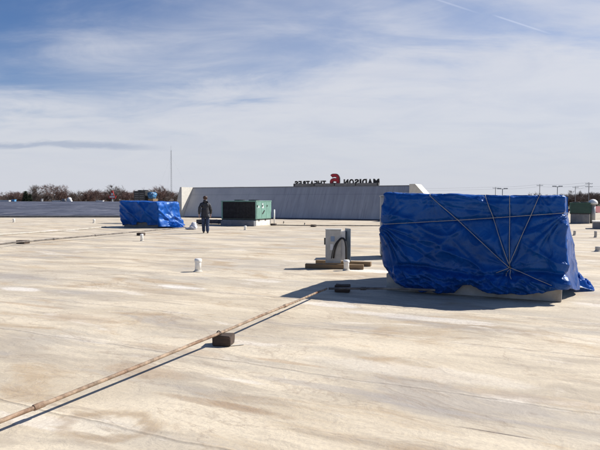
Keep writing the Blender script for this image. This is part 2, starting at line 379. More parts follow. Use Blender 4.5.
# panel: own object coordinates x along, y up the slope
def wl(s, b_, z): return Vector((s, b_, z))
n_ = 40
sl = math.hypot(LEAN, (HL+HR_)/2)
bm = bmesh.new()
NX, NY = 40, 8
gv = [[bm.verts.new((WL*i/NX, sl*j/NY, 0)) for j in range(NY+1)] for i in range(NX+1)]
for i in range(NX):
    for j in range(NY): bm.faces.new((gv[i][j], gv[i+1][j], gv[i+1][j+1], gv[i][j+1]))
r_ = bmesh.ops.extrude_face_region(bm, geom=bm.faces[:])
bmesh.ops.translate(bm, verts=[v for v in r_['geom'] if isinstance(v, bmesh.types.BMVert)], vec=(0, 0, -.12))
panel = link('panel', bm, M['wallp'], wall)
panel.rotation_euler = (math.atan2((HL+HR_)/2, LEAN), 0, 0); panel.rotation_euler.rotate_axis('Z', .0)
panel.location = (0, 0, 0)
HT = (HL+HR_)/2
bm = bmesh.new(); box(bm, -.15, WL+.1, LEAN-.02, LEAN+.22, HT-.015, HT+.055)
link('coping', bm, M['curbgrey'], wall)
bm = bmesh.new(); box(bm, .3, WL, -.16, -.02, .003, .09)
link('base_flashing', bm, mat('purple_grey_flashing', (.055, .05, .07), .6), wall)
# left wing: triangular return with a battered outer side
bm = bmesh.new()
a0, a1, a2 = wl(-.03, -.12, 0), wl(-.03, -.12, HT+.06), wl(-.03, LEAN+.2, HT+.06)
a3 = wl(-.03, LEAN+.2, 0)
b0, b3 = wl(-.95, -.12, 0), wl(-.95, LEAN+.2, 0); b1, b2 = wl(-.20, -.12, HT+.06), wl(-.20, LEAN+.2, HT+.06)
vs = [bm.verts.new(p) for p in (a0, a1, a2, a3, b0, b1, b2, b3)]
for f in ((0, 1, 2, 3), (0, 4, 5, 1), (1, 5, 6, 2), (4, 7, 6, 5), (3, 2, 6, 7), (0, 3, 7, 4)): bm.faces.new([vs[i] for i in f])
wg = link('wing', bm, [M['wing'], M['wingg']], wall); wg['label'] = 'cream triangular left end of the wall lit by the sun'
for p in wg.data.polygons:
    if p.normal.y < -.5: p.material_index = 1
# right wing: raking end
bm = bmesh.new()
tri = [wl(WL+.03, -.12, 0), wl(WL+2.9, -.12, 0), wl(WL+.45, -.12, HT+.1), wl(WL+.03, -.12, HT+.1)]
prism(bm, tri, (0, LEAN+.3, 0))
wg = link('wing', bm, M['wing'], wall); wg['label'] = 'cream raking right end of the wall behind the blue tarp'
bm = bmesh.new()
for s in (3.5, 9, 14.5):
    prism(bm, [wl(s, .25, 0), wl(s, LEAN, HT-.2), wl(s, LEAN+.1, HT-.2), wl(s, LEAN+.1, 0)], (.09, 0, 0))
link('brace', bm, M['galv'], wall)

# ------------------------------------------------------------------ sign seen from behind
sgn = empty('roof_sign', P0+U*10.0+V*(LEAN+.1)+ZUP*(HT+.057), 'roof sign of black letters around a red numeral, seen from behind on the leaning wall', 'sign', rz=TH)
SLN = 7.3
bm = bmesh.new(); box(bm, 0, SLN, -.09, .09, 0.0, .21, bev=.01); link('raceway', bm, M['raceway'], sgn)
for k in range(5):
    bm = bmesh.new(); x = .1+k*(SLN-.2)/4; box(bm, x-.035, x+.035, -.115, -.092, 0.002, .24); link('bracket', bm, M['dark'], sgn)
def glyph(ch, x_right, h, wd, m, z0):
    """upright extruded letter facing away from the camera side; x_right = its left edge as read from the front"""
    cu = bpy.data.curves.new('letter', 'FONT'); cu.body = ch; cu.size = 1; cu.extrude = .06; cu.offset = .045
    to = bpy.data.objects.new('tmp', cu); COL.objects.link(to)
    me = bpy.data.meshes.new_from_object(to.evaluated_get(bpy.context.evaluated_depsgraph_get()))
    bpy.data.objects.remove(to)
    xs = [v.co.x for v in me.vertices]; ys = [v.co.y for v in me.vertices]
    w_, h_ = max(xs)-min(xs), max(ys)-min(ys)
    for v in me.vertices:
        x = (v.co.x-min(xs))/w_*wd; y = (v.co.y-min(ys))/h_*h
        v.co = Vector((x_right-x, .17+v.co.z, z0+y))
    me.flip_normals(); me.materials.append(m)
    o = bpy.data.objects.new('numeral' if ch == '6' else 'letter', me); COL.objects.link(o); o.parent = sgn; return o
def word(txt, x_left, x_right, h, z0):
    wmap = {'I': .35, 'M': 1.25, 'E': .85, 'S': .9, 'R': .95, 'T': .9}
    ws = [wmap.get(c, 1.0) for c in txt]; gap_ = .17
    k = (x_right-x_left)/(sum(ws)+gap_*(len(ws)-1)); x = x_right
    for c, a in zip(txt, ws): glyph(c, x, h, a*k, M['letter'], z0); x -= (a+gap_)*k
word('MADISON', 4.35, 7.28, .47, .06)
word('THEATRES', .02, 2.80, .45, .0)
def numeral(xr, h, wd, z0):
    """heavy rounded 6 read from the front (x runs left from xr), red face in a dark can"""
    for (nm, grow_, y0, y1, m_) in (('numeral_can', .035, .16, .27, M['letter']), ('numeral', .0, .13, .157, M['red'])):
        bm = bmesh.new(); st = .20+grow_*2
        def P(u, v_): return Vector((xr-u*wd, 0, z0+v_*h))
        path = [(.90, .84), (.78, .92), (.55, .93), (.30, .90), (.14, .72), (.12, .45), (.14, .24), (.30, .10), (.55, .08), (.80, .12), (.90, .30), (.82, .46), (.60, .53), (.34, .50), (.14, .42)]
        # smooth centre line, square section swept along it
        C_ = [P(*p) for p in path]; fine_ = []
        for i in range(len(C_)-1):
            p0, p1, p2, p3 = C_[max(0, i-1)], C_[i], C_[i+1], C_[min(len(C_)-1, i+2)]
            for q in range(5):
                t = q/5; fine_.append(.5*((2*p1)+(p2-p0)*t+(2*p0-5*p1+4*p2-p3)*t*t+(3*p1-p0-3*p2+p3)*t**3))
        fine_.append(C_[-1]); rings = []
        for i, p in enumerate(fine_):
            d = (fine_[min(i+1, len(fine_)-1)]-fine_[max(i-1, 0)]).normalized(); n0 = Vector((-d.z, 0, d.x))*st*.5*h/.84
            off = .0004*i
            rings.append([bm.verts.new(p+n0+Vector((0, y0-off, 0))), bm.verts.new(p-n0+Vector((0, y0-off, 0))), bm.verts.new(p-n0+Vector((0, y1+off, 0))), bm.verts.new(p+n0+Vector((0, y1+off, 0)))])
        for a_, b_ in zip(rings, rings[1:]):
            for k in range(4): bm.faces.new((a_[k], a_[(k+1) % 4], b_[(k+1) % 4], b_[k]))
        bm.faces.new(rings[0]); bm.faces.new(rings[-1][::-1])
        link(nm, bm, m_, sgn)
numeral(3.95, .86, .74, .05)

# ------------------------------------------------------------------ tarpaulins
def fbm(x, y, z=0.0, o=4): return noise.fractal(Vector((x, y, z)), 1.0, 2.0, o)
def tarp(name, label, A, L, D, ztop, hem, offs, mtl, step=.02, rows=86, sag=None, seed=0.0, extra=None, cr=.05, cat='tarp', group=None):
    """closed cloth shell over a box with front left corner A, front along U, depth along V.
    hem(side,s), offs(side,s,z): side 0 front,1 right,2 back,3 left; s metres along that side."""
    o = bpy.data.objects.new(name, None)
    per = []      # (point2d local, normal, side, s)
    for side, ln in enumerate((L, D, L, D)):
        k = max(4, int(ln/step))
        for i in range(k):
            s = ln*i/k
            if side == 0: p = (s, 0); n = (0, -1)
            elif side == 1: p = (L, s); n = (1, 0)
            elif side == 2: p = (L-s, D); n = (0, 1)
            else: p = (0, D-s); n = (-1, 0)
            # blend normals at the corners and round the plan
            e0 = max(0, 1-s/.10); e1 = max(0, 1-(ln-s)/.10)
            nn_ = Vector(n)
            prv = {0: (-1, 0), 1: (0, -1), 2: (1, 0), 3: (0, 1)}[side]; nxt = {0: (1, 0), 1: (0, 1), 2: (-1, 0), 3: (0, -1)}[side]
            q = Vector(p)
            nn_ = nn_+Vector(prv)*e0**1.5*1.0+Vector(nxt)*e1**1.5*1.0
            q = q-Vector(n)*(cr*(e0**2+e1**2)*.6)
            per.append((q, nn_.normalized(), side, s))
    N = len(per); bm = bmesh.new(); rings = []
    zt = lambda q: ztop(q.x, q.y)
    cxy = Vector((L/2, D/2))
    # top rings
    for f in (.25, .5, .7, .84, .93, .97):
        ring = []
        for q, n, sd, s in per:
            p = cxy+(q-cxy)*f
            z = zt(p)+.012*fbm(p.x*3+seed, p.y*3, 0, 3)+(-.05*(1-f))
            ring.append(bm.verts.new((p.x, p.y, z)))
        rings.append(ring)
    rr = .045
    for a in (80, 50, 25):
        ring = []
        for q, n, sd, s in per:
            p = q-n*(rr*(1-math.cos(R(a)))); z = zt(q)-rr*(1-math.sin(R(a)))+.012*fbm(q.x*3+seed, q.y*3, 0, 3)
            k = offs(sd, s, zt(q)-.03)*math.cos(R(a))
            ring.append(bm.verts.new((p.x+n.x*k, p.y+n.y*k, z)))
        rings.append(ring)
    for j in range(rows+1):
        ring = []
        for q, n, sd, s in per:
            z1 = zt(q)-rr; z0 = hem(sd, s); f = j/rows; z = z1+(z0-z1)*f
            k = offs(sd, s, z)
            dx = 0
            if extra: dx, dk, dz = extra(sd, s, z, f); k += dk; z += dz
            t_ = Vector((-n.y, n.x))
            ring.append(bm.verts.new((q.x+n.x*k+t_.x*dx, q.y+n.y*k+t_.y*dx, z)))
        rings.append(ring)
    # inward hem lip so that the edge has thickness
    ring = []
    for i, (q, n, sd, s) in enumerate(per):
        v = rings[-1][i].co; ring.append(bm.verts.new((v.x-n.x*.03, v.y-n.y*.03, v.z+.03)))
    rings.append(ring)
    for a in range(len(rings)-1):
        for k in range(N): bm.faces.new((rings[a][k], rings[a][(k+1) % N], rings[a+1][(k+1) % N], rings[a+1][k]))
    bm.faces.new(rings[0])
    ob = link(name, bm, mtl, None, smooth=True)
    ob.location = A; ob.rotation_euler.z = TH
    return props(ob, label, cat, group)
def segd(px, py, ax, ay, bx, by):
    dx, dy = bx-ax, by-ay; l2 = dx*dx+dy*dy; t = max(0, min(1, ((px-ax)*dx+(py-ay)*dy)/l2))
    qx, qy = ax+dx*t, ay+dy*t
    sd = ((px-ax)*dy-(py-ay)*dx)/math.sqrt(l2)
    return math.hypot(px-qx, py-qy), sd, t
def sst(a, b, x):
    t = max(0, min(1, (x-a)/(b-a))); return t*t*(3-2*t)

# --- the big one
B = G(563.5, 303); L1 = 2.86; D1 = 1.95; A = B-U*L1
def FP(px, py):
    """photo pixel -> (s, z) on the big unit's front plane"""
    d = ray(px, py); nrm = -V; t = (A-Vector((0, 0, HC))).dot(nrm)/d.dot(nrm); p = Vector((0, 0, HC))+d*t
    return (p-A).dot(U), p.z
zr = lambda s: FP(386, 224)[1]+(FP(566, 213)[1]-FP(386, 224)[1])*s/L1
KN = FP(510, 267)
folds = [  # ax,ay,bx,by, height, width, power
    (FP(384, 205), FP(470, 262), .030, .10), (FP(432, 197), KN, -.022, .07), (KN, FP(556, 284), -.02, .06),
    (FP(390, 240), FP(450, 285), .028, .09), (FP(486, 196), KN, -.014, .05), (FP(539, 196), KN, -.016, .05),
    (FP(560, 215), FP(520, 280), .032, .09), (FP(545, 200), FP(562, 282), .026, .07), (KN, FP(430, 285), .024, .08),
    (FP(400, 198), FP(560, 205), .015, .05), (FP(395, 270), FP(560, 285), .022, .07), (FP(470, 225), FP(400, 275), .018, .06),
    (FP(386, 224), FP(400, 280), .03, .05), (FP(390, 224), FP(425, 280), .026, .05), (KN, FP(470, 288), .03, .06), (KN, FP(520, 288), .028, .06),
    (FP(425, 203), FP(500, 212), -.014, .04), (FP(455, 240), FP(500, 285), .02, .05), (FP(530, 240), FP(555, 262), .022, .06)]
ROPES = ((FP(432, 197), KN), (FP(486, 196), KN), (FP(510, 196), KN), (FP(539, 196), KN), (KN, FP(552, 284)))
def hem1(sd, s):
    if sd == 1: return .22-.14*sst(0, 1.0, s)+.03*noise.noise(Vector((s*5, 2, 2)))
    j = .03*fbm(s*4, sd*5.0, 3.1, 4)+.02*abs(noise.noise(Vector((s*9, 1, 1))))
    if sd == 0:
        pts = [(0, .36), (.10, .25), (.25, .16), (.42, .07), (.60, .04), (1.0, .03), (1.22, .06), (1.36, .16), (1.50, .21), (1.68, .11), (1.95, .08), (2.3, .10), (2.55, .14), (2.7, .20), (2.92, .26)]
        for (a, x), (b_, y) in zip(pts, pts[1:]):
            if a <= s <= b_: return x+(y-x)*(s-a)/(b_-a)+j
        return .12+j
    if sd == 1: return .16+j
    if sd == 2: return .12+j
    return .14+j
def crease(x):
    """soft pillow between sharp valleys"""
    x = x-math.floor(x); return 1-abs(2*x-1)**1.6
def ridged(x, y, z=0.0):
    return 1-abs(noise.noise(Vector((x, y, z))))*2.2
def fan(s, z, c, a0, a1, n, reach, seed):
    """gathers radiating from a tied point"""
    dx, dz = s-c[0], z-c[1]; r = math.hypot(dx, dz)
    if r < 1e-4 or r > reach: return 0.0
    a = math.atan2(dz, dx); a += .10*noise.noise(Vector((a*2, r*2.5, seed)))
    if a < a0 or a > a1: return 0.0
    w_ = math.sin(math.pi*(a-a0)/(a1-a0))**.5
    return crease((a-a0)/(a1-a0)*n+.6*noise.noise(Vector((a*1.5, r*1.2, seed+4))))*w_*min(1, r/.10)*(1-r/reach)**.8
def offs1(sd, s, z):
    zz_ = zr(s) if sd == 0 else (zr(L1) if sd == 1 else zr(0)); d = z-zz_
    o = .022+.030*noise.noise(Vector((s*1.5+sd*7, z*1.9, 1.0)))
    # long diagonal wrinkles, sharper below the cord
    q1 = ridged(s*1.3+z*1.9, z*1.1-s*.5, sd*5.0+2); q2 = ridged(s*3.1-z*1.4, z*2.6+s*.9, sd*5.0+7); q3 = ridged(s*7+z*3, z*6-s*2, sd*5.0+9)
    o += .050*max(0, q1)**3+.018*max(0, q2)**4+.002*max(0, q3)**2
    o -= .034*math.exp(-(d/.028)**2)
    if d < 0 and sd != 3: o += .030*sst(0, .40, -d)
    elif d < 0: o += .01*sst(0, .4, -d)
    if sd == 0:
        o += .045*fan(s, z, KN, R(15), R(172), 6, .70, 1)+.060*fan(s, z, KN, R(-178), R(-5), 6, .9, 2)
        o += .075*fan(s, z, (-.03, zr(0)-.02), R(-88), R(-8), 6, 1.5, 3)+.030*fan(s, z, (-.02, zr(0)+.02), R(2), R(80), 5, .7, 4)
        o += .040*fan(s, z, (L1+.02, zr(L1)-.01), R(-175+0), R(-92), 5, 1.2, 5)
        o += .035*fan(s, z, (FP(432, 197)[0], 1.68), R(-170), R(-10), 7, .55, 6)+.03*fan(s, z, (FP(539, 197)[0], 1.66), R(-170), R(-10), 6, .5, 7)
        for (a, b_, h, wd) in folds:
            q, side, t = segd(s, z, a[0], a[1], b_[0], b_[1])
            if q < wd*3: o += h*math.exp(-(q/wd)**2)*(1+.7*math.tanh(side/wd*3))*(.4+.6*math.sin(math.pi*min(1, max(0, .1+.8*t))))
        # rope lines bite in
        for a, b_ in ROPES:
            q, side, t = segd(s, z, a[0], a[1], b_[0], b_[1]); o -= .022*math.exp(-(q/.022)**2)
        # swollen, bunched hem roll with tucks
        hb = sst(.50, .30, z)*(.25+.75*sst(.05, .45, s))*(1-.6*sst(2.5, 2.86, s))
        lump = abs(noise.noise(Vector((s*2.6, z*3+s, 8.2))))
        o += hb*(.03+.14*lump+.05*max(0, ridged(s*6+z*5, z*9, 2.2))**2+.02*noise.noise(Vector((s*16, z*18, 2.2))))
        o -= .07*math.exp(-((z-.42-.05*math.sin(s*3.1))/.035)**2)*sst(.1, .4, s)
        o -= .05*sst(.16, .05, z-hem1(0, s)+.05)
        o -= .12*sst(.55, .2, z)*sst(.25, .0, s)
        o += .03*sst(2.45, 2.86, s)*sst(1.35, .5, z)
        o -= .03*math.exp(-((s-2.62)/.06)**2)*sst(1.5, .8, z)
    if sd == 1:
        k_ = sst(.0, 1.1, s); f = sst(1.45, .10, z)*k_; tz = .25+.75*sst(1.5, .9, z)
        o = o*.35*tz-.02*sst(1.0, 1.6, z)
        o += f*(.13+.09*noise.noise(Vector((s*1.9, z*1.3, 5))))+.06*sst(.5, .05, z)*k_
        o += tz*((.008+.030*k_)*max(0, ridged(s*1.6+z*.5, z*1.0, 11))**2+.035*abs(noise.noise(Vector((s*3.0, z*1.8, 13))))*k_)
    if sd == 3: o = o*.30+.05*math.exp(-((z-.62)/.28)**2)-.16*sst(.50, .1, z)-.04*sst(1.60, 1.2, z)
    if sd == 2: o += .05*sst(1.3, .2, z)
    return o
def top1(x, y):
    a = 1.705+(1.660-1.705)*x/L1
    return a+.010*noise.noise(Vector((x*3, 1, 1)))+.007*noise.noise(Vector((x*9, y*4, 1)))-.016*math.exp(-((x-2.0)/.5)**2)+.015*math.exp(-(x/.25)**2)
def extra1(sd, s, z, f):
    if sd == 0: return (0, 0, .012*noise.noise(Vector((s*9, z*6, 1)))*sst(.5, .2, z))
    return (0, 0, 0)
T1 = tarp('tarp', 'big creased blue tarp roped over the large rooftop unit on the right', A, L1, D1, top1, hem1, offs1, M['tarp'], step=.0145, rows=112, extra=extra1)
from mathutils.bvhtree import BVHTree
bpy.context.view_layer.update()
T1B = BVHTree.FromObject(T1, bpy.context.evaluated_depsgraph_get())
def front_y(s, z):
    h = T1B.ray_cast(Vector((s, -1.5, z)), Vector((0, 1, 0)))
    return h[0].y if h[0] is not None else 0.0
def loose_cloth(x0, y0, lx, ly, hz, seed, nx=60, ny=46):
    """a heaped loose corner, thick with folds, tapering to a tip"""
    bm = bmesh.new(); g = []
    for i in range(nx+1):
        row = []
        for j in range(ny+1):
            a = i/nx; b_ = j/ny-.5; tap = (1-.62*a**1.4)
            x = x0+lx*a+.04*noise.noise(Vector((b_*6, a*3, seed))); y = y0+ly*(b_*tap+.1*a)
            hump = (1-a)**1.3*(1-abs(b_)*.8)
            f = .10*crease(b_*3.1+a*.8+seed)+.07*abs(noise.noise(Vector((a*6, b_*6, seed))))+.035*crease(a*3.3+b_*1.5)
            edge_ = min(1, (1-abs(b_)*2)*5)*min(1, (1-a)*6)
            z = .012+hz*hump+f*edge_*(1-.35*a)
            row.append(bm.verts.new((x, y, z)))
        g.append(row)
    for i in range(nx):
        for j in range(ny): bm.faces.new((g[i][j], g[i+1][j], g[i+1][j+1], g[i][j+1]))
    bmesh.ops.solidify(bm, geom=bm.faces[:], thickness=.005)
    return bm
link('loose_corner', loose_cloth(L1+.06, 1.55, .40, .85, .34, 3.3), M['tarp2'], T1, smooth=True)
def zs(s, z): return offs1(0, s, z)+.012
def rope_pts(pts, n=30, lift=.005):
    out = []
    for (a, b_) in zip(pts, pts[1:]):
        for i in range(n+1):
            t = i/n; s = a[0]+(b_[0]-a[0])*t; z = a[1]+(b_[1]-a[1])*t
            k = min(front_y(max(.02, min(L1-.02, s+ds)), z+dz) for ds in (-.01, .01) for dz in (-.01, .01))
            out.append(Vector((s, k-lift, z)))
    sm = []
    for i in range(len(out)):
        a = out[max(0, i-2):i+3]; sm.append(Vector((out[i].x, min(p.y for p in a)*.6+sum(p.y for p in a)/len(a)*.4, out[i].z)))
    return sm
def rope(pts, r=.0045, pre=None, label=None):
    p = rope_pts(pts)
    if pre: p = pre(p)
    bm = bmesh.new(); tube(bm, p, r, 6); o = link('rope', bm, M['rope'], T1, smooth=True)
    if label: o['label'] = label
def over_top(p):
    q = p[0]; zt = top1(q.x, 0)+.006
    return [Vector((q.x, .35, zt+.0)), Vector((q.x, .1, zt)), Vector((q.x, .03, zt)), Vector((q.x, q.y*.6, zt-.012))]+p
def tp(px, ex=None):
    a = FP(px, 197); b_ = ex or KN; k = (1.655-b_[1])/(a[1]-b_[1]); return (b_[0]+(a[0]-b_[0])*k, 1.655)
def wrap(p):
    a, b_ = p[0], p[-1]
    la = [Vector((-.035, y, zr(0)-.004)) for y in (1.9, 1.2, .5, .15)]+[Vector((-.02, -.02, zr(0)))]
    lb = [Vector((L1+.03, -.01, zr(L1)))]+[Vector((L1+.05, y, zr(L1)-.01)) for y in (.15, .6, 1.9)]
    return la+p+lb
rope([(0.03, zr(0)), (L1*.5, zr(L1*.5)-.012), (L1-.03, zr(L1))], pre=wrap)
rope([tp(432), KN], pre=over_top); rope([tp(486), (KN[0]-.01, KN[1]+.05)], pre=over_top)
rope([tp(510), (KN[0], KN[1]+.05)], pre=over_top); rope([tp(539), (KN[0], KN[1]+.06)], pre=over_top)
rope([(KN[0], KN[1]+.06), KN, FP(552, 284)]); rope([KN, FP(497, 272)])
bm = bmesh.new(); bmesh.ops.create_icosphere(bm, subdivisions=2, radius=.018)
for v in bm.verts: v.co += Vector((KN[0], front_y(*KN)-.012, KN[1]))
link('knot', bm, M['rope'], T1, smooth=True)
for dx_, dz_ in ((-.05, -.13), (.035, -.16)):
    q_ = [Vector((KN[0]+dx_*t+.012*math.sin(t*7), 0, KN[1]+dz_*t)) for t in (0, .25, .5, .75, 1)]
    for v_ in q_: v_.y = front_y(v_.x, v_.z)-.012
    bm = bmesh.new(); tube(bm, q_, .0045, 6); link('rope_end', bm, M['rope'], T1, smooth=True)

def unit_box(name, label, A, L, D, z0, z1, group, mtl, curbm, inset=.02, curb_out=.0):
    o = empty(name, A, label, 'hvac unit', group, TH)
    bm = bmesh.new(); box(bm, inset, L-inset, inset, D-inset, z0, z1, bev=.01); link('cabinet', bm, mtl, o)
    bm = bmesh.new(); box(bm, -curb_out, L+curb_out, -curb_out, D+curb_out, .003, z0-.003, bev=.008); link('curb', bm, curbm, o)
    return o
unit_box('rooftop_unit', 'large rooftop unit on a pale curb hidden under the big roped blue tarp', A, L1, D1, .30, 1.60, None, M['galv'], M['curb'], .05, -.03)

# --- the far one
B2 = G(158, 228.2); L2 = 2.65; D2 = 1.75; A2 = B2-U*L2
def hem2(sd, s):
    j = .04*fbm(s*3, sd*5.0, 9.1, 3)
    if sd == 0: return (.30 if 1.15 < s < 1.9 else .16)+j
    return .08+j
def offs2(sd, s, z):
    o = .03+.05*noise.noise(Vector((s*.9+sd*7, z*1.1, 31.0)))+.05*max(0, ridged(s*.9+z*1.1, z*.8-s*.5, sd*9.0+3))**3+.02*max(0, ridged(s*2.5-z, z*2+s*.7, sd*9.0+6))**3
    if sd == 0:
        for (ax, ay, bx, by, h, wd) in ((.2, 1.35, 1.6, .35, .08, .12), (2.3, 1.4, 1.5, .3, .06, .14), (.1, .9, .9, .2, .06, .10), (1.4, 1.4, 2.5, .5, .06, .10)):
            q, side, t = segd(s, z, ax, ay, bx, by); o += h*math.exp(-(q/wd)**2)*(1+.6*math.tanh(side/wd*3))
        o += .07*math.exp(-((z-.7)/.45)**2)*math.sin(min(1, s/L2)*math.pi)
    if sd == 1:
        o += .12*sst(1.3, .1, z)+.12*max(0, ridged(s*1.3+z*.8, z*1.5, 21))**2*sst(1.45, 1.0, z)+.08*abs(noise.noise(Vector((s*2.2, z*2.6, 24))))+.22*sst(.5, .05, z)*(1+.4*math.sin(s*7))
    o += .12*sst(.5, .1, z)*abs(noise.noise(Vector((s*4, z*4, 23+sd))))
    if sd == 0: o -= .10*sst(.5, .15, z)
    if sd == 3: o += .06*math.exp(-((z-1.05)/.25)**2)-.10*sst(.6, .1, z)
    return o
M['tarpf'] = tarp_material('far_blue_polyethylene', 1.25, .3, .14)
T2 = tarp('tarp', 'smaller bright blue tarp draped over the rooftop unit far left, behind the walking person', A2, L2, D2,
          lambda x, y: 1.50-.02*x+.015*math.sin(x*5), hem2, offs2, M['tarpf'], step=.04, rows=44)
bm = loose_cloth(L2+.05, .70, 1.05, 1.3, .35, 5.1)
link('loose_corner', bm, M['tarp2'], T2, smooth=True)
unit_box('rooftop_unit', 'rooftop unit on a grey curb hidden under the smaller far left blue tarp', A2, L2, D2, .28, 1.40, None, M['galv'], M['curbgrey'], .06, -.12)

# dark condenser bank and pale blue sheet behind the far tarp
c0 = G(133, 224.0); c0 = AT(134, 224, 38.0); c0.z = 0
fan = empty('condenser_rack', c0, 'black twin fan condenser rack standing up behind the far left blue tarp', 'condenser', rz=TH)
bm = bmesh.new(); box(bm, 0, .95, 0, .8, 1.45, 2.13, bev=.02); link('cabinet', bm, M['dark'], fan)
for x in (.06, .89):
    for y in (.06, .74):
        bm = bmesh.new(); box(bm, x-.03, x+.03, y-.03, y+.03, .003, 1.447); link('leg', bm, M['galv'], fan)
for x in (.26, .70):
    bm = bmesh.new(); lathe(bm, [(.18, 2.133), (.18, 2.19), (.14, 2.2), (.03, 2.17)], 18, (x, .4)); link('fan_guard', bm, M['dark'], fan)
    bm = bmesh.new()
    for q in range(4): box(bm, x-.17, x+.17, -.012, -.004, 1.53+q*.14, 1.56+q*.14)
    link('louvre', bm, M['curbgrey'], fan)
s0 = c0+U*1.12+V*.05
shp = empty('covered_fan', s0, 'small fan under a pale blue sheet, right of the black condenser rack behind the tarp', 'fan', rz=TH)
bm = bmesh.new(); box(bm, .0, .42, .05, .55, 1.35, 1.62, bev=.02); link('housing', bm, M['wood'], shp)
bm = bmesh.new(); box(bm, .17, .25, .22, .30, .003, 1.347); link('post', bm, M['galv'], shp)
bm = bmesh.new(); box(bm, -.03, .40, 0.0, .5, 1.624, 2.03, bev=.06, seg=3)
bmesh.ops.subdivide_edges(bm, edges=bm.edges[:], cuts=3, use_grid_fill=True)
for v in bm.verts: v.co += Vector((noise.noise(v.co*5), noise.noise(v.co*5+Vector((9, 0, 0))), noise.noise(v.co*6)*.7))*.11
link('sheet', bm, mat('pale_blue_sheet', (.03, .13, .27), .4), shp, smooth=True)

# ------------------------------------------------------------------ green condensing units
C = G(256, 226.2); L3 = 2.42; D3 = 1.9; A3 = C-U*L3
def green_unit(name, A, L, D, label, group, mg, detail=True, z0=.34, z1=1.50, curbm=None, face=None):
    o = empty(name, A, label, 'hvac unit', group, TH)
    bm = bmesh.new(); box(bm, 0, L, 0.06, D, z0+.06, z1-.06, bev=.006); link('cabinet', bm, mg, o)
    bm = bmesh.new(); box(bm, -.02, L+.02, -.02, D+.02, z1-.058, z1, bev=.008); link('top_panel', bm, mg, o)
    bm = bmesh.new(); box(bm, .02, L-.02, .03, D-.03, z0, z0+.058, bev=.004); link('base_rail', bm, M['dark'], o)
    bm = bmesh.new(); box(bm, .10, L-.05, .028, .056, z0+.08, z1-.07)
    for i in range(int(L/.05)):
        box(bm, .11+i*.05, .118+i*.05, .012, .026, z0+.09, z1-.08)
    link('coil', bm, face or M['coil'], o)
    for x in (.0, L-.045):
        bm = bmesh.new(); box(bm, x, x+.045+(.05 if x == 0 else 0), .0, .055, z0+.06, z1-.061); link('corner_post', bm, mg, o)
    # side access panels on the sunlit end
    k = 3; w_ = (D-.12)/k
    for i in range(k):
        bm = bmesh.new(); box(bm, L+.002, L+.016, .06+i*w_+.008, .06+(i+1)*w_-.008, z0+.09, z1-.09, bev=.004); p = link('access_panel', bm, mg, o)
        if detail:
            bm = bmesh.new(); box(bm, L+.018, L+.035, .06+i*w_+.06, .06+i*w_+.12, z0+.80, z0+.9); link('latch', bm, M['dark'], p)
    if detail:
        for (y, z, a, b_) in ((.26, .78, .10, .12), (.72, .76, .16, .15), (.72, .96, .12, .08)):
            bm = bmesh.new(); box(bm, L+.018, L+.022, y, y+a, z0+z-.05, z0+z-.05+b_); link('decal', bm, M['label'], o)
        bm = bmesh.new(); prism(bm, [(L+.019, .70, z0+.38), (L+.019, .80, z0+.34), (L+.019, 1.06, z0+.56), (L+.019, .96, z0+.60)], (.004, 0, 0)); link('decal', bm, M['dark'], o)
        for y in (.35, 1.15):
            bm = bmesh.new(); box(bm, L-.1, L+.03, y, y+.18, z0-.002, z0+.056, bev=.004); link('lifting_lug', bm, M['dark'], o)
    for (x, y) in ((L*.3, D*.5), (L*.72, D*.5)):
        bm = bmesh.new(); lathe(bm, [(min(.33, L*.2), z1+.002), (min(.33, L*.2), z1+.05), (min(.30, L*.18), z1+.06), (.05, z1+.045)], 22, (x, y)); link('fan_guard', bm, M['dark'], o)
    bm = bmesh.new()
    box(bm, .06, L-.03, .06, D, .003, z0-.003, bev=.008)
    link('curb', bm, curbm or M['curbwhite'], o)
    return o
gu = green_unit('condensing_unit', A3, L3, D3, 'sage green rooftop unit with black coil, on a curb in front of the leaning wall', 'green rooftop units', M['green'])
# grey box paints the shade on the curb front; white membrane at the end
bm = bmesh.new(); box(bm, .1, L3-.02, -.22, .055, .003, .30, bev=.01)
o_ = link('shaded_curb_front', bm, M['curbgrey'], gu)
cw = empty('conduit_riser', A3+U*(L3+.15)+V*(D3+.1), 'thin white conduit riser standing at the right end of the sage green unit', 'pipe')
bm = bmesh.new(); cyl(bm, (0, 0), .045, .003, .95, 12); link('pipe', bm, M['white'], cw, True)
bm = bmesh.new(); lathe(bm, [(.11, .003), (.11, .02), (.055, .05)], 12); link('flashing', bm, M['lead'], cw)

# green unit far right
CR = G(571, 223.5); L4 = 1.75; 
A4 = CR+U*.0
g4 = green_unit('condensing_unit', A4+V*.02-U*.1, 1.22, 1.4, 'dark green rooftop unit on a tall curb right of the big blue tarp', 'green rooftop units', M['greend'], False, z0=.62, z1=1.36, curbm=M['curbgrey'], face=M['greend'])
vh = empty('vent_hood', A4+U*1.28+V*.9, 'pale metal vent hood with domed top beside the dark green unit', 'vent', rz=TH)
bm = bmesh.new(); lathe(bm, [(.16, .003), (.16, 1.25)], 18); link('stack', bm, M['galv'], vh, True)
bm = bmesh.new(); lathe(bm, [(.27, 1.253), (.29, 1.33), (.25, 1.46), (.15, 1.55), (.03, 1.59)], 20); link('dome', bm, M['whitep'], vh, True)
